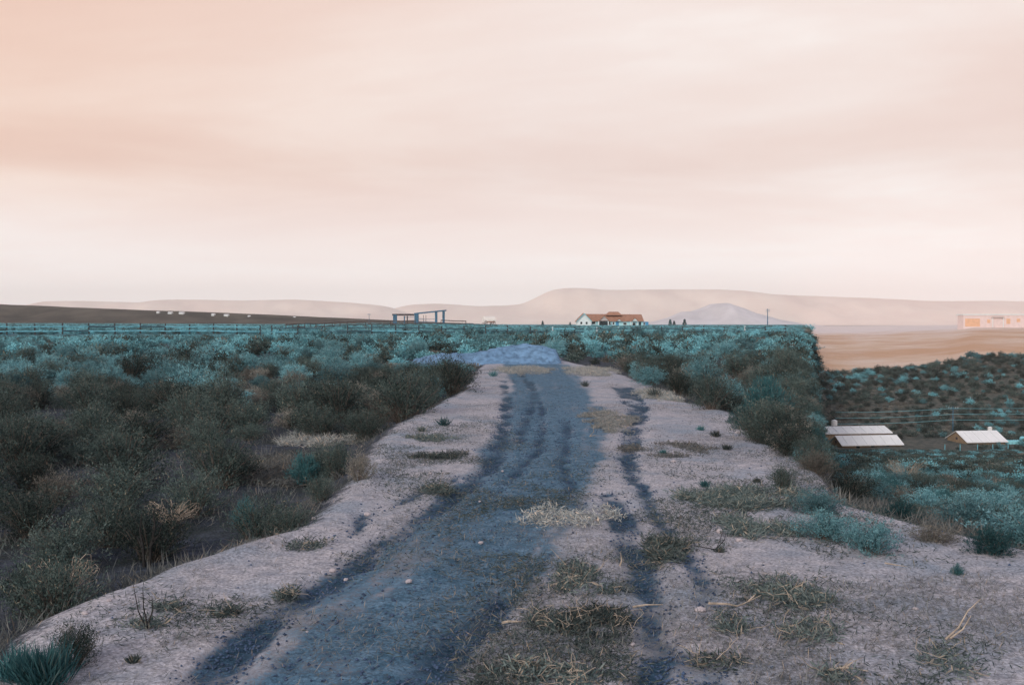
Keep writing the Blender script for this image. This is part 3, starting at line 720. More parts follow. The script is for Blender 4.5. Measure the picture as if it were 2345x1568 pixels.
# ---- weed mats, tufts, tumbleweeds, twigs
def curl(p, l, r, bend=0.5, n=5, flat=0.25):
    d = unit(np.array([r.normal(), r.normal(), abs(r.normal()) * flat])); q = [np.array(p, float)]
    for i in range(n - 1):
        d = unit(d + r.normal(0, bend, 3) * np.array([1, 1, 0.5])); nx_ = q[-1] + d * l / (n - 1); q.append(nx_)
    return q
def weed_mat(u, v, wpx, hpx, label, n=2600, mat='weed', tall=0.07, straw=16, cat='weeds', name='weed_mat'):
    X0, Y0, Z0 = spot(u, v)
    a = wpx / 2 / F * Y0
    yn = spot(u, v + hpx / 2)[1]; yf = spot(u, v - hpx / 2)[1]; bb = max((yf - yn) / 2, a * 0.35)
    r = np.random.default_rng(int(u * 7 + v))
    n = int(min(14000, max(400, n * a * bb * 9)))
    th = r.uniform(0, 2 * pi, n * 3); rd = np.sqrt(r.random(n * 3))
    px_ = X0 + a * rd * np.cos(th) * 1.35; py_ = Y0 + bb * rd * np.sin(th) * 1.35
    w = fbm(px_ * 3.2, py_ * 2.6, 5 + int(u)) - 0.34 * rd ** 2 + 0.16 * r.random(n * 3)
    ok = np.argsort(-w)[:n]; px_, py_ = px_[ok], py_[ok]
    z = height(px_, py_) - 0.012
    base = np.stack([px_, py_, z], 1) - np.array([X0, Y0, Z0]); base[:, 2] += r.random(n) ** 2 * tall * 0.6
    d = unit(r.normal(0, 1, (n, 3)) * np.array([1, 1, 0.45]) + np.array([0, 0, 0.3]))
    L = tall * r.uniform(0.3, 1.1, (n, 1))
    side = unit(np.cross(d, r.normal(0, 1, d.shape))) * 0.0035 * r.uniform(0.6, 1.5, (n, 1))
    vv, ff = quads(base, base + d * L, side)
    t_ = thing(name, label, cat, (X0, Y0, Z0))
    obj('stems', mesh('stems', vv, ff, M[mat], {'tint': np.repeat(r.random(n), 4)}), t_)
    mb = MB()
    for k in range(int(straw * 0.8)):
        j = r.integers(0, n); p = base[j].copy(); p[2] += 0.02
        mb.tube(curl(p, r.uniform(0.05, 0.19), r), [0.0021, 0.0019, 0.0017, 0.0014, 0.001], 4)
    if straw: mb.build('dry_twigs', M['straw'], t_)['kind'] = 'stuff'
    return t_
weed_mat(1390, 1440, 200, 90, 'largest dark mat of weeds and pale twigs between the near ruts', 3000, straw=60)
weed_mat(1270, 1420, 150, 60, 'weed mat left of the largest one, edged by bare pale sand', 2200, straw=24)
weed_mat(1340, 1335, 170, 60, 'mat of weeds just beyond the largest one', 2200, straw=26)
weed_mat(1690, 1140, 270, 44, 'long weed mat with a tan middle across the right shoulder', 2600, straw=40, tall=0.12)
weed_mat(1735, 1218, 190, 52, 'dark weed mat below the long tan one on the right shoulder', 2400, straw=14, tall=0.1)
weed_mat(1522, 1262, 130, 54, 'dark weed mat lying between the two right ruts', 2800, straw=8, tall=0.09)
weed_mat(1765, 1352, 220, 74, 'weed mat with a forked pale twig on the right shoulder', 2200, straw=16, tall=0.08)
weed_mat(1900, 1458, 220, 56, 'weed mat low on the right shoulder', 2000, straw=14, tall=0.07)
weed_mat(1660, 1432, 120, 50, 'small weed mat right of the near rut', 2400, straw=12)
weed_mat(1250, 1560, 330, 60, 'dark green weed mat cut by the lower picture edge', 2600, straw=40)
weed_mat(1690, 1525, 170, 46, 'thin weed mat between rut and shoulder at the bottom', 1500, straw=14)
weed_mat(2170, 1525, 140, 90, 'brown weed mat under the long pale twigs, lower right', 1500, straw=14)
weed_mat(1920, 1558, 120, 40, 'weed mat with a pale stick at the bottom right of centre', 2200, straw=14)
weed_mat(700, 1250, 120, 26, 'thin weed mat on the left shoulder by the dirt lip', 2200, straw=5)
weed_mat(660, 1366, 60, 30, 'ring of dry weeds beside the left rut', 2600, straw=14)
weed_mat(385, 1395, 90, 26, 'thin dark weed strip on the left shoulder', 2400, straw=4)
weed_mat(520, 1410, 80, 24, 'thin dark weed strip right of the other one on the left shoulder', 2400, straw=4)
weed_mat(340, 1440, 110, 26, 'dark low weeds at the foot of the bare thin saplings', 2400, straw=3)
weed_mat(1000, 1118, 90, 24, 'grey weed mat on the pale sand left of the tracks', 2400, straw=4)
weed_mat(1010, 1045, 120, 22, 'strip of grey weeds across the pale sand left of the tracks', 2000, straw=4)
weed_mat(1000, 1005, 130, 16, 'farthest strip of grey weeds on the pale sand left of the tracks', 2000, straw=2)
weed_mat(1400, 962, 110, 50, 'patch of tan dry grass between the tracks', 1500, mat='litter', straw=8)
weed_mat(1530, 1030, 200, 26, 'grey dry grass strip on the right half of the road', 1300, mat='litter', straw=4)
weed_mat(1290, 1180, 230, 60, 'thin tan grass spread over the middle of the lane', 900, mat='litter', straw=8)
weed_mat(1500, 905, 80, 22, 'tuft of pale grass by the right road edge', 2400, mat='litter', tall=0.12, straw=5)
weed_mat(1190, 848, 120, 16, 'tan grass strip at the foot of the mound', 1600, mat='litter', tall=0.12, straw=0)
weed_mat(1350, 850, 110, 18, 'grey-tan grass strip right of the mound foot', 1800, mat='litter', tall=0.14, straw=0)
weed_mat(640, 1080, 200, 60, 'grey-tan dry grass covering the clearing left of the road', 1700, mat='litter', tall=0.16, straw=10)
weed_mat(760, 1010, 220, 24, 'dry grass strip in front of the tall olive shrub', 1800, mat='litter', tall=0.15, straw=4)

def grass_tuft(u, v, hpx, n, mat, label, spread=0.5, name='grass_tuft'):
    X0, Y0, Z0 = spot(u, v); h = hpx / F * Y0
    r = np.random.default_rng(int(u + v * 3))
    b0 = r.normal(0, h * 0.18, (n, 3)) * np.array([1, 1, 0]); d = unit(r.normal(0, spread, (n, 3)) * np.array([1, 1, 0.2]) + np.array([0, 0, 1.0]))
    L = h * r.uniform(0.5, 1.15, (n, 1)); side = unit(np.cross(d, r.normal(0, 1, d.shape))) * 0.004
    vv, ff = quads(b0, b0 + d * L, side)
    t_ = thing(name, label, 'grass tuft', (X0, Y0, Z0 - 0.01)); obj('blades', mesh('blades', vv, ff, M[mat], {'tint': np.repeat(r.random(n), 4)}), t_)
grass_tuft(95, 1575, 110, 500, 'teal', 'spiky teal grass tuft in the lower left corner')
grass_tuft(30, 1560, 90, 300, 'teal', 'spiky teal tuft at the very corner, left of the other')
for k, (u, v, h, tx) in enumerate([(1016, 975, 26, 'small teal tuft on pale sand near the big roadside shrub'), (965, 988, 16, 'tiny tuft left of the teal tuft on pale sand'),
        (990, 1052, 22, 'small dark tuft on the sand left of the lane'), (1605, 985, 14, 'tiny tuft on the right half of the road'), (1665, 1030, 16, 'small green tuft left of the one by the right edge'),
        (1735, 1105, 14, 'dark little tuft on bare sand by the right edge'), (1520, 1040, 14, 'little tuft on the grey grass strip'), (1340, 885, 18, 'small teal tuft on the far part of the road'),
        (1500, 912, 40, 'pale grass tuft standing at the right road edge'), (1130, 862, 18, 'tuft at the far left corner of the road'), (1650, 1265, 16, 'bare tuft by the curved dark twigs'),
        (1640, 1000, 20, 'dark tuft in front of the bend in the right edge'), (1615, 1115, 20, 'dark tuft at the left end of the long weed mat'), (300, 1520, 24, 'dark tuft on the lower left shoulder')]):
    grass_tuft(u, v, h, 160, 'weed' if k % 3 else 'teal', tx, 0.6)

def tumbleweed(u, v, wpx, hpx, label, n=90, mat='straw'):
    X0, Y0, Z0 = spot(u, v); R = wpx / 2 / F * Y0; h = hpx / F * Y0
    r = np.random.default_rng(int(u * 3 + v)); mb = MB()
    for k in range(n):
        az = r.uniform(0, 2 * pi); sw = r.uniform(-0.9, 0.9); pts = []
        rr0 = R * r.uniform(0.5, 1.05); zz = h * r.uniform(0.4, 1.05)
        for s in np.linspace(0, 1, 6):
            aa = az + sw * s; q = math.sin(pi * 0.62 * s)
            pts.append((rr0 * q * cos(aa) + r.normal(0, 0.01), rr0 * q * sin(aa) + r.normal(0, 0.01), 0.0 + zz * math.sin(pi * 0.75 * s) ** 0.8))
        mb.tube(pts, [0.004, 0.0035, 0.003, 0.0025, 0.002, 0.001], 3)
    t_ = thing('tumbleweed', label, 'tumbleweed', (X0, Y0, Z0)); mb.build('twigs', M[mat], t_)
tumbleweed(140, 1385, 150, 100, 'arched pale tumbleweed caught in the dark scrub at the left', 80)
tumbleweed(390, 1210, 130, 62, 'tangle of straw-coloured twigs lying before the dark scrub', 70)
tumbleweed(2075, 1100, 100, 62, 'brown tangled dead bush on the slope below the sheds', 110)
tumbleweed(860, 985, 90, 52, 'grey twiggy skeleton bush at the left road edge', 60, 'twig')

def branch(u, v, pts, rad, mat, label, name='dead_branch', cat='branch', sc=1.0):
    """pts: list of polylines in units of picture pixels (right, up, away)"""
    X0, Y0, Z0 = spot(u, v); k = Y0 / F * sc; mb = MB()
    for pl in pts:
        n = len(pl); mb.tube([(a * k, (c_ * k), b_ * k) for a, b_, c_ in pl], [rad * (1 - 0.75 * i / max(n - 1, 1)) for i in range(n)], 5)
    t_ = thing(name, label, cat, (X0, Y0, Z0 + 0.008)); mb.build('twig', M[mat], t_)
branch(330, 1300, [[(-4,-4,0),(-6,40,0),(-14,80,2),(-10,120,4)],[(8,-4,0),(12,50,0),(22,90,-2),(18,130,0)],[(-6,40,0),(-22,70,4)],[(12,50,0),(30,72,2)]], 0.016, 'dead', 'dead shrub of two forked black stems above the left shoulder', 'dead_shrub', 'shrub')
branch(330, 1445, [[(0,0,0),(-18,40,0),(-30,100,3)],[(4,0,0),(-6,50,0),(-8,95,2)],[(0,0,0),(14,40,4),(12,75,4)]], 0.006, 'dead', 'bare dark sapling standing on the left road shoulder', 'bare_sapling', 'sapling')
branch(425, 1130, [[(0,0,0),(-8,34,0),(-14,62,0)],[(22,10,0),(40,30,4),(54,48,6)]], 0.008, 'straw', 'pair of pale crossed twigs in the left clearing')
branch(1150, 1432, [[(0,0,0),(14,8,-14),(36,5,-6),(54,0,12)]], 0.008, 'straw', 'pale curved twig on bare sand left of the weed mat')
branch(1450, 1395, [[(0,0,0),(30,4,4),(70,5,2)]], 0.008, 'straw', 'straight reddish stick across the largest weed mat')
branch(1690, 1395, [[(-60,0,30),(-20,6,4),(0,2,0),(28,10,10),(60,22,20)],[(28,10,10),(46,26,14)]], 0.007, 'straw', 'forked pale twig below the weed mat on the right shoulder')
branch(1640, 1262, [[(0,0,0),(20,22,0),(26,52,0)],[(0,0,0),(10,18,4),(18,46,2)],[(0,0,0),(-30,6,0),(-70,10,8)]], 0.005, 'dead', 'dark curved sapling twigs on the right shoulder')
branch(2170, 1470, [[(0,0,0),(34,24,10),(60,60,20),(90,88,20)],[(10,2,0),(44,20,10),(66,50,16)]], 0.007, 'straw', 'two long pale bent stems, lower right')
branch(2040, 1300, [[(0,0,30),(40,-2,0),(80,-4,-40)]], 0.005, 'straw', 'thin pale stalk lying on the right shoulder')
branch(1900, 1545, [[(0,4,0),(40,8,4),(90,4,-8)],[(40,8,4),(60,18,10)]], 0.008, 'straw', 'pale stick on the weeds at the bottom right of centre')
branch(2180, 1190, [[(0,0,0),(10,20,0),(4,44,0)],[(6,8,0),(24,26,0),(34,44,0)],[(10,20,0),(18,46,0)]], 0.012, 'straw', 'bleached forked dead branch standing on the valley slope', sc=1.0)
branch(1810, 1360, [[(0,0,0),(14,10,4),(22,30,0)],[(14,10,4),(30,16,2),(36,34,0)]], 0.006, 'straw', 'pale forked twig in the weeds by the right shoulder')
branch(1350, 1000, [[(0,0,0),(10,10,4),(8,26,0)],[(0,0,0),(16,2,6)]], 0.008, 'straw', 'small pale forked twig in the middle of the road')
branch(1260, 1345, [[(0,0,0),(16,4,4),(34,8,16)]], 0.007, 'straw', 'pale twig at the left edge of the near weeds')
branch(1420, 1300, [[(0,0,0),(4,12,0),(2,30,2)]], 0.007, 'straw', 'short pale twig upright in the weeds between the ruts')

# ---- stones
def stone_mesh(seed):
    r = np.random.default_rng(seed); import bmesh
    bm = bmesh.new(); bmesh.ops.create_icosphere(bm, subdivisions=2, radius=1.0)
    for v_ in bm.verts:
        n_ = v_.co.normalized(); v_.co = n_ * (0.8 + 0.35 * r.random()) ; v_.co.z *= 0.6; v_.co.y *= 0.8
    m = bpy.data.meshes.new('stone'); bm.to_mesh(m); bm.free(); m.materials.append(M['stone']); return m
SM = [stone_mesh(i) for i in range(4)]
for k, (u, v, s, tx) in enumerate([(1100,1245,6,'white stone in the middle of the near lane'),(1098,1150,4,'small white stone by the left rut'),(760,1310,9,'pale stone at the outer edge of the left rut'),
    (790,1330,6,'smaller pale stone beside the left rut'),(1543,1058,6,'white stone at the head of the right rut'),(1606,1402,13,'largest pale stone, right of the near rut'),(1650,1220,10,'white stone below the long weed mat'),
    (1694,1240,8,'white stone right of the curved dark twigs'),(1855,1010,8,'pale stone on the lip of the right bank'),(190,1408,9,'pale stone on the left dirt lip, nearest the picture edge'),
    (245,1378,6,'second pale stone along the left dirt lip'),(716,1190,7,'pale stone perched on the dirt lip by the low dome shrub'),(840,1180,8,'pale stone on the sand of the left bank'),(935,1335,9,'grey stone lying in the near lane'),
    (1690,992,7,'pale stone on the right bank edge by the shrubs'),(985,1085,5,'stone on the sand left of the lane'),(970,1065,4,'tiny stone on the sand left of the lane'),(2100,1398,7,'pinkish white stone on the right shoulder'),
    (1150,1080,4,'tiny white stone in the curve of the left rut'),(620,1245,5,'stone on the left shoulder above the thin weeds'),(1450,1480,7,'stone in the near weeds'),(700,1450,4,'tiny stone in the dark left rut'),
    (1880,1415,5,'small stone on the bare sand of the right shoulder'),(1330,1640,5,'stone at the very bottom of the picture')]):
    X0, Y0, Z0 = spot(u, v); q = s / F * Y0
    tag(obj('stone', SM[k % 4], None, (X0, Y0, Z0 + q * 0.25), (0, 0, k * 1.3), (q, q, q)), tx, 'stone', 'loose stones on the road')

# ---- clods and litter that nobody could count
def clods(n):
    r = np.random.default_rng(5); xs, ys = r.uniform(-3.5, 4.0, n * 12), 4.2 + r.random(n * 12) ** 1.6 * 18
    ln, ru = tracks(xs, ys); p = np.clip(ru * 1.1 + ln * 0.10 + 0.004, 0, 1) * (xs > left_edge(ys) + 0.1)
    ok = np.where(r.random(n * 12) < p)[0][:n]; xs, ys = xs[ok], ys[ok]; n = len(xs)
    s = r.uniform(0.003, 0.013, n) ; z = height(xs, ys) - 0.045 * ru[ok] - 0.014 * ln[ok]
    o6 = np.array([(1,0,0),(-1,0,0),(0,1,0),(0,-1,0),(0,0,.8),(0,0,-.6)], float)
    V = o6[None] * s[:, None, None] * r.uniform(0.6, 1.4, (n, 6, 1)) + np.stack([xs, ys, z + s * 0.3], 1)[:, None]
    a = r.uniform(0, 6.28, n)
    F8 = np.array([(0,2,4),(2,1,4),(1,3,4),(3,0,4),(2,0,5),(1,2,5),(3,1,5),(0,3,5)])
    f = (F8[None] + (np.arange(n) * 6)[:, None, None]).reshape(-1, 3)
    o = obj('clods', mesh('clods', V.reshape(-1, 3), f, M['gravel'])); o['kind'] = 'stuff'; o['label'] = 'dark crumbs of soil along the wheel ruts'; o['category'] = 'soil'
clods(9000)
def litter(n):
    r = np.random.default_rng(6); m = n * 6
    ys = 4.2 + r.random(m) ** 2.2 * 36; xs = r.uniform(-3.2, 5.5, m)
    ln, ru = tracks(xs, ys)
    dn = sstep(0.44, 0.66, fbm(xs / 0.7, ys / 0.9, 120, 4)) * (1 - 0.75 * ru) * (1 - 0.55 * ln) + 0.05
    ok = np.where((r.random(m) < dn) & (xs > left_edge(ys) - 0.1) & (xs < np.where(ys < 10, 6, right_edge(ys) + 0.2)))[0][:n]
    xs, ys = xs[ok], ys[ok]; n = len(xs)
    p = np.stack([xs, ys, height(xs, ys) + r.random(n) * 0.006], 1)
    d = unit(r.normal(0, 1, (n, 3)) * np.array([1, 1, 0.3])); d[:, 2] = np.abs(d[:, 2])
    L = r.uniform(0.02, 0.085, (n, 1)); side = unit(np.cross(d, np.array([0.1, 0.2, 1.0]))) * 0.0022
    vv, ff = quads(p, p + d * L, side)
    o = obj('grass_litter', mesh('grass_litter', vv, ff, M['litter'], {'tint': np.repeat(r.random(n), 4)})); o['kind'] = 'stuff'; o['label'] = 'thin dry grass litter strewn over the sand'; o['category'] = 'litter'
litter(100000)
def low_weeds(n):
    r = np.random.default_rng(16); m = n * 8
    ys = 4.3 + r.random(m) ** 1.5 * 14; xs = r.uniform(-2.6, 5.2, m)
    u_ = xs / ys * F + CX; v_ = HOR + CAMZ * F / ys
    reg = np.zeros(m)
    for cu_, cv_, ru_, rv_, wt in ((1340, 1430, 190, 170, 1.0), (1750, 1200, 260, 110, 0.9), (1250, 1560, 260, 60, 1.0), (1800, 1370, 190, 80, 0.7), (1520, 1260, 130, 60, 0.6), (1250, 1190, 230, 90, 0.5), (2160, 1520, 110, 60, 0.5), (1650, 1530, 200, 60, 0.7), (1000, 1060, 150, 90, 0.5), (700, 1250, 160, 50, 0.5), (420, 1400, 170, 50, 0.5)):
        reg = np.maximum(reg, wt * np.exp(-((u_ - cu_) / ru_) ** 2 - ((v_ - cv_) / rv_) ** 2))
    ln, ru = tracks(xs, ys)
    dn = reg * sstep(0.36, 0.62, fbm(xs * 2.1, ys * 1.7, 160, 4)) * (1 - 0.7 * ru)
    ok = np.where((r.random(m) < dn) & (xs > left_edge(ys)) & (xs < np.where(ys < 10, 6, right_edge(ys))))[0][:n]
    xs, ys = xs[ok], ys[ok]; n = len(xs)
    p = np.stack([xs, ys, height(xs, ys) + r.random(n) ** 2 * 0.02 - 0.01], 1)
    d = unit(r.normal(0, 1, (n, 3)) * np.array([1, 1, 0.4])); d[:, 2] = np.abs(d[:, 2])
    L = r.uniform(0.02, 0.07, (n, 1)); side = unit(np.cross(d, r.normal(0, 1, d.shape))) * 0.003
    vv, ff = quads(p, p + d * L, side)
    o = obj('low_weeds', mesh('low_weeds', vv, ff, M['weed'], {'tint': np.repeat(r.random(n), 4)})); o['kind'] = 'stuff'; o['label'] = 'thin grey-green weeds creeping over the sand'; o['category'] = 'weeds'
low_weeds(120000)
def underscrub(n):
    r = np.random.default_rng(8); m = n * 3
    ys = 5 + r.random(m) ** 1.4 * 34; xs = r.uniform(-0.62, 0.6, m) * ys
    dn = sstep(0.38, 0.6, fbm(xs / 1.3, ys / 1.3, 140, 4)) + 0.08
    out_ = (xs < left_edge(ys) - 0.15) | ((xs > right_edge(ys) + 0.1) & (ys > 9.8)) | ((xs > rim(ys) + 0.2) & (ys > 7))
    ok = np.where((r.random(m) < dn) & out_)[0][:n]; xs, ys = xs[ok], ys[ok]; n = len(xs)
    p = np.stack([xs, ys, height(xs, ys) - 0.01], 1)
    d = unit(r.normal(0, 0.6, (n, 3)) + np.array([0, 0, 0.8])); L = r.uniform(0.05, 0.2, (n, 1))
    side = unit(np.cross(d, r.normal(0, 1, d.shape))) * 0.0035
    vv, ff = quads(p, p + d * L, side)
    o = obj('ground_grass', mesh('ground_grass', vv, ff, M['litter'], {'tint': np.repeat(r.random(n) ** 1.5, 4)})); o['kind'] = 'stuff'; o['label'] = 'thin dry grass growing between the shrubs'; o['category'] = 'grass'
underscrub(60000)

# ------------------------------------------------------------------ rail fence across the plain
def fence_line(name, label, pts, gap, post_h, rails, pmat, rmat, pr=0.09, rr=0.06, pale=()):
    t_ = thing(name, label, 'fence')
    pts = np.array(pts, float); seg = np.hypot(*np.diff(pts, axis=0).T); cum = np.concatenate([[0], np.cumsum(seg)])
    n = int(cum[-1] / gap); P_ = []
    for i in range(n + 1):
        s = i * gap; P_.append((np.interp(s, cum, pts[:,0]), np.interp(s, cum, pts[:,1])))
    r = random.Random(len(label)); pm = {}
    for k, m_ in (('d', pmat), ('w', M['postw'])):
        b_ = MB().tube([(0,0,-0.3),(0.01,0,post_h*0.5),(0,0.01,post_h)], [pr, pr*0.95, pr*0.85], 7); pm[k] = mesh('post', b_.v, b_.f, m_)
    for i, (px_, py_) in enumerate(P_):
        z = H1(px_, py_)
        obj('post', pm['w' if i in pale else 'd'], t_, (px_, py_, z), (r.uniform(-.03,.03), r.uniform(-.03,.03), r.random()*6), (1,1,r.uniform(.92,1.08)))
        if i < n:
            qx, qy = P_[i + 1]; z2 = H1(qx, qy)
            for hz in rails:
                if r.random() < 0.05: continue
                a = (px_, py_ - pr - 0.02, z + hz + r.uniform(-.04,.04)); c_ = (qx, qy - pr - 0.02, z2 + hz + r.uniform(-.04,.04))
                mid_ = tuple((a[j] + c_[j]) / 2 - (0.03 if j == 2 else 0) for j in range(3))
                b_ = MB().tube([a, mid_, c_], rr * r.uniform(.85,1.15), 6)
                b_.build('rail', rmat[0] if r.random() < rmat[2] else rmat[1], t_)
def at(u, d): return ((u - CX) / F * d, d)
fence_line('rail_fence', 'long post fence with pale blue rails across the left plain', [at(-120, 128), at(0, 131), at(350, 142), at(620, 150)], 3.4, 1.5, (0.5, 1.1), M['post'], (M['railc'], M['raild'], 0.72), pr=0.12, rr=0.095)
fence_line('rail_fence', 'dark railed fence with some white posts from the gate to the valley rim', [at(622, 150), at(900, 158), at(1150, 166), at(1500, 172), at(1830, 178)], 3.9, 1.35, (0.45, 1.0), M['post'], (M['railc'], M['raild'], 0.25), pr=0.12, rr=0.085, pale=(12, 14, 15, 21, 24, 28, 30, 32, 34, 36))
fence_line('pole_fence', 'brown pole fence curving over the low rise left of the timber gate', [at(655, 176), at(720, 205), at(800, 232), at(900, 236), at(1010, 238), at(1150, 240)], 6.0, 1.5, (0.75, 1.4), M['pole_rail'], (M['pole_rail'], M['raild'], 0.9), pr=0.09, rr=0.10)

# ------------------------------------------------------------------ timber gate frame
def gate():
    D = 250.0; k = D / F * 0.16      # metres per detail unit
    def gx_(u): return ((900 + u / 5.8625) * 0.9376 - CX) / F * D
    t_ = thing('timber_gate', 'open timber gate frame with stout pillars and a slanting top beam', 'gate', (gx_(700), D, H1(gx_(700), D)))
    x0 = gx_(700)
    def X_(u): return gx_(u) - x0
    def Zt(v): return 1.7 + (HOR - (720 + v / 5.8625) * 0.9376) / F * D - H1(x0, D)
    def bar(n_, u0, u1, v0, v1, dep, mat, y=0.0, bot=None):
        MB().box(X_(u0), X_(u1), y - dep/2, y + dep/2, -0.4 if bot is None else bot, Zt(v0)).build(n_, mat, t_)
    bar('pillar', 352, 405, 284, 400, 0.9, M['timber']); bar('pillar', 657, 715, 266, 400, 0.9, M['timber'])
    bar('post', 950, 984, 246, 400, 0.5, M['timber']); bar('post', 1056, 1090, 226, 400, 0.5, M['timber'])
    bar('thin_post', 503, 520, 302, 400, 0.2, M['timber'], 0.1); bar('thin_post', 546, 561, 302, 400, 0.2, M['timberd'], 0.1)
    z0, z1 = Zt(298), Zt(272)
    MB().box(X_(340), X_(650), -0.42, 0.42, z0 + .02, z1).build('top_beam', M['timberd'], t_)
    MB().prism([(X_(655), Zt(280)), (X_(1112), Zt(232)), (X_(1112), Zt(214)), (X_(655), Zt(260))], -0.5, 0.5).build('slanting_beam', M['timber'], t_)
    for v_ in (318,):
        MB().box(X_(522), X_(650), -0.05, 0.05, Zt(v_) - .05, Zt(v_) + .03).build('rail', M['timber'], t_)
    for v_ in (345, 386):
        MB().box(X_(720), X_(945), -0.05, 0.05, Zt(v_) - .05, Zt(v_) + .03).build('rail', M['timber'], t_)
    for u_ in (785, 820):
        MB().box(X_(u_) - .05, X_(u_) + .05, 0.06, 0.14, -0.3, Zt(290)).build('thin_post', M['timberd'], t_)
gate()

# ------------------------------------------------------------------ covered wagon
def wagon():
    D = 285.0; x0 = (1119 - CX) / F * D; z0 = H1(x0, D)
    t_ = thing('covered_wagon', 'small cream covered wagon with round top on the far plain', 'wagon', (x0, D, z0 + 0.4), radians(18))
    L, Wd, zb = 3.5, 1.9, 0.75
    def hoop(xp, s=1.0): return [(xp, -cos(a) * Wd / 2 * s, zb + 0.45 + math.sin(a) * 1.25 * s) for a in np.linspace(0, pi, 12)]
    v = []; f = []; xs = np.linspace(-L / 2, L / 2, 7)
    for i, q in enumerate(xs): v += hoop(q, 1 + 0.03 * (i % 2) + 0.05 * abs(q) / L)
    for i in range(6):
        for j in range(11): f.append((i*12+j, i*12+j+1, (i+1)*12+j+1, (i+1)*12+j))
    f.append(tuple(range(12)))
    MBo = MB(); MBo.add(v, f); MBo.build('canvas_top', M['canvas'], t_, smooth=False)
    e_ = MB(); e_.add([(L/2 - 0.12, p[1] * 0.97, (p[2] - zb - .45) * 0.97 + zb + .45) for p in hoop(0)], [tuple(range(12))[::-1]]); e_.build('end_opening', M['glass'], t_)
    MB().box(-L/2, L/2, -Wd/2 + .02, Wd/2 - .02, zb, zb + 0.46).build('wagon_box', M['canvas'], t_)
    MB().box(-L/2 + .8, L/2 - .3, -Wd/2 - .02, -Wd/2 + .01, zb + .02, zb + 0.3).build('side_board', M['rust'], t_)
    for sx in (-1.15, 1.15):
        for sy in (-1, 1):
            R = 0.55; w = MB(); n = 16
            ring = [(R*cos(2*pi*k/n), R*sin(2*pi*k/n)) for k in range(n)]
            w.tube([(sx + a, sy * (Wd/2 + .1), 0.55 + b_) for a, b_ in ring] + [(sx + ring[0][0], sy * (Wd/2 + .1), 0.55 + ring[0][1])], 0.05, 5)
            for k in range(4): w.tube([(sx + ring[k*2][0], sy*(Wd/2+.1), .55 + ring[k*2][1]), (sx + ring[k*2+8][0], sy*(Wd/2+.1), .55 + ring[k*2+8][1])], 0.03, 4)
            w.build('wheel', M['timberd'], t_)
wagon()

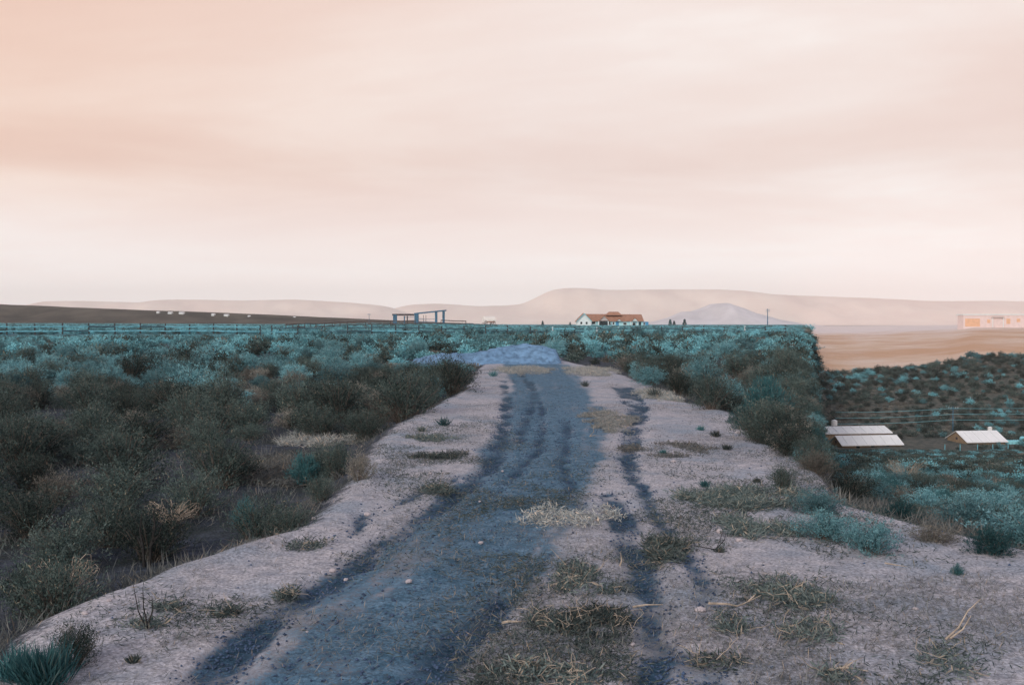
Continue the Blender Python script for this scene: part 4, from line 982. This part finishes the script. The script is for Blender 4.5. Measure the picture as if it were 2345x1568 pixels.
# ------------------------------------------------------------------ ranch house
def house():
    D = 450.0; k = 0.16 / F * D
    x0 = ((1350 + 855 / 5.8625) * 0.9376 - CX) / F * D
    z0 = H1(x0, D)
    t_ = thing('ranch_house', 'long pale cyan ranch house with orange-brown roof and several gables', 'house', (x0, D, z0))
    def X_(u): return (u - 855) * k
    def Z_(v): return 1.7 + (HOR - (720 + v / 5.8625) * 0.9376) / F * D - z0
    ev = Z_(372); rd = Z_(272)
    # walls
    MB().box(X_(545), X_(1290), 0, 9, -0.3, ev).build('wall', M['wall_cyan'], t_)
    MB().prism([(X_(345), -0.3), (X_(545), -0.3), (X_(545), ev), (X_(442), Z_(268)), (X_(345), ev)], -1.6, 9.2).build('gable_wall', M['wall_white'], t_)
    MB().box(X_(1290), X_(1370), 0.8, 8, -0.3, Z_(384)).build('end_wall', M['bluedoor'], t_)
    # main roof: slope to the camera, ridge along x
    def slab(pts, th=0.18):
        m = MB(); n = len(pts); v = list(pts) + [(p[0], p[1], p[2] - th) for p in pts]
        return m.add(v, [tuple(range(n)), tuple(range(2*n-1, n-1, -1))] + [(i, (i+1)%n, (i+1)%n+n, i+n) for i in range(n)][::1])
    r_ = slab([(X_(520), -0.7, ev - .08), (X_(1300), -0.7, ev - .08), (X_(1284), 4.5, rd - .2), (X_(440), 4.5, rd)]); roof = r_.build('roof', M['roof'], t_)
    slab([(X_(440), 4.52, rd), (X_(1284), 4.52, rd - .2), (X_(1300), 9.7, ev - .08), (X_(440), 9.7, ev - .08)]).build('roof', M['roof'], t_)
    # left wing roof slopes (ridge along y)
    slab([(X_(332), -2.0, ev - .2), (X_(442), -2.0, Z_(262)), (X_(442), 9.5, Z_(262)), (X_(332), 9.5, ev - .2)]).build('wing_roof', M['roof'], t_)
    slab([(X_(442) + .01, -2.0, Z_(262)), (X_(556), -2.0, ev - .2), (X_(556), 9.5, ev - .2), (X_(442) + .01, 9.5, Z_(262))]).build('wing_roof', M['roof'], t_)
    for a, b_ in (((332, ev - .2), (442, Z_(262))), ((442, Z_(262)), (556, ev - .2))):
        MB().prism([(X_(a[0]), a[1] - .38), (X_(b_[0]), b_[1] - .38), (X_(b_[0]), b_[1] - .02), (X_(a[0]), a[1] - .02)], -2.12, -2.02).build('barge_board', M['trim'], t_)
    # raised middle hip roof
    zb, zt = Z_(292), Z_(240)
    m = MB(); m.add([(X_(760), 1.6, zb), (X_(1000), 1.6, zb), (X_(1000), 7.4, zb), (X_(760), 7.4, zb), (X_(815), 3.8, zt), (X_(945), 3.8, zt), (X_(945), 5.2, zt), (X_(815), 5.2, zt)],
                    [(0,3,2,1),(4,5,6,7),(0,1,5,4),(1,2,6,5),(2,3,7,6),(3,0,4,7)]); m.build('hip_roof', M['roof'], t_)
    # porch gable with the dark opening
    def gable(u0, u1, ua, va, ve, yf, wall, nm, depth=4.0):
        MB().prism([(X_(u0 + 6), Z_(ve)), (X_(u1 - 6), Z_(ve)), (X_(ua), Z_(va) - .1)], yf, yf + depth).build(nm, wall, t_)
        for a, b_ in (((u0 - 3, ve + 6), (ua, va)), ((ua, va), (u1 + 3, ve + 6))):
            MB().prism([(X_(a[0]), Z_(a[1])), (X_(b_[0]), Z_(b_[1])), (X_(b_[0]), Z_(b_[1]) + .25), (X_(a[0]), Z_(a[1]) + .25)], yf - .35, yf + depth).build('gable_roof', M['roof'], t_)
    M['gwall'] = plain('grey_beige_siding', (0.52, 0.46, 0.44), 0.1, 1)
    gable(655, 795, 725, 300, 372, -2.6, M['gwall'], 'porch_gable')
    gable(905, 978, 941, 345, 374, -1.3, M['wall_white'], 'small_gable', 2.5)
    gable(1120, 1215, 1166, 334, 376, -1.5, M['wall_white'], 'small_gable', 2.5)
    MB().box(X_(656), X_(776), -2.5, -0.1, -0.3, Z_(386)).build('porch_opening', M['glass'], t_)
    for u in (648, 784): MB().box(X_(u) - .2, X_(u) + .2, -2.62, -2.2, -0.3, Z_(376)).build('porch_post', M['wall_white'], t_)
    for u in (1106, 1128, 1206): MB().box(X_(u) - .14, X_(u) + .14, -1.5, -1.2, -0.3, Z_(380)).build('porch_post', M['wall_white'], t_)
    def win(u, w, v0, v1, y, frame=True, mat='glass', nm='window'):
        a = MB().box(X_(u) - w * k / 2, X_(u) + w * k / 2, y - .06, y + .02, Z_(v1), Z_(v0)).build(nm, M[mat], t_)
        if frame:
            q = MB(); e_ = .16; xa, xb, za, zb_ = X_(u) - w*k/2, X_(u) + w*k/2, Z_(v1), Z_(v0)
            q.box(xa - e_, xa, y-.1, y, za - e_, zb_ + e_); q.box(xb, xb + e_, y-.1, y, za - e_, zb_ + e_); q.box(xa, xb, y-.1, y, zb_, zb_ + e_); q.box(xa, xb, y-.1, y, za - e_, za)
            q.build('frame', M['wall_white'], a)
    win(402, 26, 386, 420, -1.6); win(478, 26, 386, 420, -1.6)
    win(580, 50, 382, 418, 0); win(806, 26, 386, 420, 0); win(920, 42, 380, 436, 0, False, 'bluedoor', 'blue_door')
    win(1030, 44, 398, 428, 0); win(1160, 42, 402, 444, 0, True); win(1245, 30, 388, 440, 0, False, 'glass', 'door'); win(1310, 16, 398, 430, 0.8); win(866, 22, 392, 425, 0, True)
house()

# ------------------------------------------------------------------ poles and conifers on the plain
def pole(u, D, top_v, label, arms=1, r=0.16):
    x0 = (u - CX) / F * D; z0 = H1(x0, D); h = 1.7 + (HOR - top_v) / F * D - z0
    t_ = thing('utility_pole', label, 'utility pole', (x0, D, z0))
    MB().tube([(0,0,-.5),(0,0,h*.5),(0,0,h)], [r*1.2, r, r*.75], 8).build('pole', M['timber'], t_)
    for i in range(arms):
        ca = MB().box(-1.0, 1.0, -r - .1, -r, h - .55 - .8*i, h - .37 - .8*i).build('crossarm', M['timber'], t_)
        for sx in (-.9, -.45, .45, .9): MB().tube([(sx, -r-.05, h - .37 - .8*i), (sx, -r-.05, h - .17 - .8*i)], .05, 6).build('insulator', M['postw'], ca)
    return x0, D, z0 + h
pole(1757, 480, 707, 'tall utility pole right of the sand hill', 2, 0.22)
pole(845, 520, 718, 'thin faint utility pole left of the timber gate', 1, 0.12)
def conifer(u, D, hpx, label):
    x0 = (u - CX) / F * D; z0 = H1(x0, D); h = hpx / F * D; r = np.random.default_rng(int(u))
    t_ = thing('conifer', label, 'tree', (x0, D, z0 - .1), group='small conifers by the ranch house')
    n = 420; zz = r.random(n) ** .8; az = r.uniform(0, 6.28, n); rad = (1 - zz) * h * .30 * r.uniform(.15, 1, n)
    p = np.stack([rad*np.cos(az), rad*np.sin(az), h*(.1 + .88*zz)], 1); d = unit(np.stack([np.cos(az), np.sin(az), np.full(n, -.3)], 1) + r.normal(0, .3, (n, 3)))
    side = unit(np.cross(d, r.normal(0, 1, d.shape))) * h * .035
    v, f = quads(p, p + d * h * .13, side)
    obj('crown', mesh('crown', v, f, M['conifer'], {'tint': np.repeat(r.random(n), 4)}), t_)
    MB().tube([(0,0,-.2),(0,0,h*.95)], [h*.035, h*.008], 6).build('trunk', M['twig'], t_)
conifer(1534, 440, 17, 'small conifer, first of three right of the ranch house'); conifer(1543, 445, 14, 'smallest conifer, middle of three right of the ranch house')
conifer(1567, 438, 18, 'small conifer, last of three right of the ranch house'); conifer(1242, 470, 13, 'lone tiny conifer left of the ranch house')
conifer(1305, 470, 11, 'tiny conifer just left of the ranch house')

# ------------------------------------------------------------------ far houses on the dark slope
def tiny_house(u, v, wpx, label):
    D = 872.0; v = np.interp(u, [230, 420, 520, 660], [711.5, 716.5, 721.5, 727.5]) + (u * 7 % 3) * 0.5; x0 = (u - CX) / F * D; z0 = 1.7 + (HOR - v) / F * D; w = wpx * 0.5 / F * D; h = 0.5
    t_ = thing('distant_house', label, 'house', (x0, D - 4, z0 - 1.2), 0, 'white houses on the far slope')
    MB().box(-w/2, w/2, 0, 5, -2.0, h + .8).build('wall', M['wall_white'], t_)
    MB().add([(-w/2-.3,-.4,h+.8),(w/2+.3,-.4,h+.8),(w/2+.3,5.4,h+.8),(-w/2-.3,5.4,h+.8),(-w/2-.3,2.5,h+1.7),(w/2+.3,2.5,h+1.7)],[(0,1,5,4),(2,3,4,5),(0,4,3),(1,2,5),(0,3,2,1)]).build('roof', M['metal'], t_)
for u, v, w, tx in [(232,722,16,'leftmost white house on the far dark slope'),(250,723,12,'second white house from the left on the far slope'),(268,723,18,'third white house from the left on the far slope'),(292,725,6,'small white shed right of the first houses on the far slope'),
                  (364,727,8,'small pale house mid-way along the far slope'),(392,728,16,'white house in the middle row of the far slope'),(418,728,20,'widest white house on the far slope'),(490,731,12,'pale house past the wide one on the far slope'),
                  (520,733,18,'bright white house past the middle of the far slope'),(572,735,8,'pale hut towards the low end of the far slope'),(640,737,16,'low white house near the end of the far slope'),(675,738,8,'last tiny white hut on the far slope')]:
    tiny_house(u, v, w, tx)

# ------------------------------------------------------------------ sheds in the valley
def shed(name, label, u, v, D, L, Wd, eave, ridge_h, yaw, windows=0, door=False, skirt=True):
    """u, v: where the near left corner of the base is seen"""
    x0 = (u - CX) / F * D; z0 = H1(x0 + 3, D + 2) - 0.1
    z0 = 1.7 - (v - HOR) / F * D
    t_ = thing(name, label, 'shed', (x0, D, z0), yaw)
    MB().box(0.02, L, 0, Wd, -1.6, eave).build('wall', M['tan'], t_)
    g = MB().prism([(0, -1.6), (Wd, -1.6), (Wd, eave), (Wd / 2, ridge_h), (0, eave)], 0, 0.12)
    g = g.build('gable_wall', M['tan'], t_)
    # gable lies across local y: rotate the prism so its width runs along +y
    for v_ in g.data.vertices: a, b_, c_ = v_.co; v_.co = (b_ - 0.1, a, c_)
    rid = ridge_h + 0.12
    m = MB(); m.add([(-.35,-.4,eave-.12),(L+.3,-.4,eave-.12),(L+.3,Wd/2,rid),(-.35,Wd/2,rid),(-.35,-.4,eave),(L+.3,-.4,eave),(L+.3,Wd/2,rid+.1),(-.35,Wd/2,rid+.1)],
        [(0,3,2,1),(4,5,6,7),(0,1,5,4),(1,2,6,5),(2,3,7,6),(3,0,4,7)]); m.build('roof', M['metal'], t_)
    m = MB(); m.add([(-.35,Wd/2+.01,rid),(L+.3,Wd/2+.01,rid),(L+.3,Wd+.4,eave-.12),(-.35,Wd+.4,eave-.12),(-.35,Wd/2+.01,rid+.1),(L+.3,Wd/2+.01,rid+.1),(L+.3,Wd+.4,eave),(-.35,Wd+.4,eave)],
        [(0,3,2,1),(4,5,6,7),(0,1,5,4),(1,2,6,5),(2,3,7,6),(3,0,4,7)]); m.build('roof', M['metal'], t_)
    for i in range(windows):
        q = L * (0.26 + 0.25 * i); MB().box(q - .32, q + .32, -.05, .03, eave - 0.75, eave - .15).build('window', M['glass'], t_)
    for q in np.arange(0.9, L, 1.8):       # standing seams of the sheet roof
        MB().add([(q, -.42, eave), (q + .06, -.42, eave), (q + .06, Wd/2, rid + .1), (q, Wd/2, rid + .1), (q, -.42, eave + .07), (q + .06, -.42, eave + .07), (q + .06, Wd/2, rid + .17), (q, Wd/2, rid + .17)],
            [(0,3,2,1),(4,5,6,7),(0,1,5,4),(1,2,6,5),(2,3,7,6),(3,0,4,7)]).build('roof_seam', M['seam'], t_)
    MB().box(-.2, -.1, Wd * .5 - .25, Wd * .5 + .25, eave + .1, eave + .5).build('gable_vent', M['timberd'], t_)
    MB().box(-.3, L + .25, -.5, -.4, eave - .16, eave - .02).build('gutter', M['seam'], t_)
    if door: MB().box(-.16, -.1, Wd * .3, Wd * .7, -1.4, eave * .8).build('door', M['timberd'], t_)
    return t_
PH = radians(7)
D1 = 178.0
shed('long_shed', 'front long tan shed with white roof and three dark windows', 1930, 1031, D1, 11.2, 4.6, 0.95, 2.15, PH, 3)
shed('long_shed', 'rear long shed whose narrow white roof shows above the front one', 1887, 1029, D1 + 6, 13.0, 5.6, 3.0, 3.75, PH, 0, True)
shed('square_shed', 'tan shed with white roof standing alone right of the long sheds', 2216, 1026, D1 + 4, 7.6, 6.2, 1.15, 2.6, radians(8), 0)
# white tank on a post behind the rear shed and one behind the lone shed
def tank(u, v, D, s, label):
    x0 = (u - CX) / F * D; zt = 1.7 - (v - HOR) / F * D; z0 = H1(x0, D)
    t_ = thing('water_tank', label, 'tank', (x0, D, z0))
    h = zt - z0
    MB().tube([(0,0,h - s*.45),(0,0,h + s*.4),(0,0,h + s*.55)], [s*.5, s*.5, s*.12], 14).build('tank_body', M['metal'], t_)
    for a in (0, 1, 2): MB().tube([(cos(a*2.1)*s*.5, sin(a*2.1)*s*.5, -.3), (cos(a*2.1)*s*.35, sin(a*2.1)*s*.35, h - s*.44)], .07, 6).build('leg', M['post'], t_)
tank(1911, 968, D1 + 16, 1.15, 'white tank on legs behind the long sheds')
tank(2268, 982, D1 + 14, 0.8, 'small white tank behind the lone shed')
for k in range(5):
    u = 2309 + k * 9.0; D = D1 + 6 + k * .3; x0 = (u - CX) / F * D; z0 = 1.7 - (1021 - HOR) / F * D
    b_ = MB(); b_.tube([(0,-.6,.5),(0,-.55,.5),(0,.55,.5),(0,.6,.5)], [.42,.5,.5,.42], 14)
    tag(b_.build('wrapped_bale', M['bale'], None, (x0, D, z0 + (0.75 if k == 4 else 0.1))), ['first', 'second', 'third', 'fourth', 'fifth'][k] + ' cyan wrapped bale in the row right of the lone shed', 'bale', 'wrapped bales beside the lone shed')
# valley pole and wires
px_, py_, pz_ = pole(2183, 199, 930, 'utility pole on the valley side behind the sheds', 1, 0.1)
for k in range(3):
    zz = pz_ - 0.4 - k * 1.15
    pts = [(px_ + s, py_ - 0.3 + 0.05 * s, zz - 0.35 * math.sin(pi * ((s + 30) / 30 % 1)) + 0.02 * s) for s in np.linspace(-24, 34, 30)]
    tag(MB().tube(pts, 0.03, 5).build('overhead_wire', M['trim']), ['topmost', 'middle', 'lowest'][k] + ' overhead wire crossing the valley side', 'wire', 'wires on the valley pole')
# low post row in front of the lone shed
for k, u in enumerate((2165, 2200, 2240, 2275, 2310)):
    X0 = (u - CX) / F * 174; tag(MB().tube([(0,0,-.4),(0,0,1.1)], .07, 6).build('fence_post', M['railc'], None, (X0, 174, H1(X0, 174))), ['first', 'second', 'third', 'fourth', 'last'][k] + ' pale post in the row before the lone shed', 'post', 'posts before the lone shed')

# pale house across the valley
def pale_house():
    D = 690.0; x0 = (2205 - CX) / F * D; z0 = H1(x0 + 20, D) - .3; k = D / F
    t_ = thing('pale_house', 'low pale pink house with ochre shutters across the valley', 'house', (x0, D, z0), 0)
    hh_ = 30 * k
    MB().box(0, 165 * k, 0, 9, -1, hh_).build('wall', M['pinkwall'], t_)
    MB().box(-.5, 165 * k + .5, -.5, 9.5, hh_ + .01, hh_ + .8).build('roof', M['wall_white'], t_)
    MB().box(4 * k, 38 * k, -.12, -.01, 4 * k, 22 * k).build('garage_door', M['ochre'], t_)
    for u, w, v0, v1 in ((58, 7, 12, 20), (103, 9, 10, 22), (126, 8, 14, 22), (150, 8, 12, 22)):
        a = MB().box((u - w/2)*k, (u + w/2)*k, -.1, -.01, v0*k, v1*k).build('window', M['ochre'], t_)
    MB().box(64*k, 92*k, -1.2, -.02, 24*k, 26*k).build('porch_roof', M['gwall'], t_)
    for u in (66, 90): MB().box(u*k - .2, u*k + .2, -1.1, -.7, -1, 24*k).build('porch_post', M['wall_white'], t_)
pale_house()

# ------------------------------------------------------------------ haze
hm = bpy.data.materials.new('dusty_air'); hm.use_nodes = True
ht = hm.node_tree; ht.nodes.clear(); ho = ht.nodes.new('ShaderNodeOutputMaterial'); hv = ht.nodes.new('ShaderNodeVolumePrincipled')
hv.inputs['Color'].default_value = (1.0, 0.93, 0.89, 1); hv.inputs['Density'].default_value = 0.00015; hv.inputs['Anisotropy'].default_value = 0.0
ht.links.new(hv.outputs[0], ho.inputs['Volume'])
hz = MB().box(-5800, 5800, -700, 5700, -24, 185).build('haze', hm); hz['kind'] = 'stuff'; hz['label'] = 'thin dusty air over the plain'; hz['category'] = 'haze'
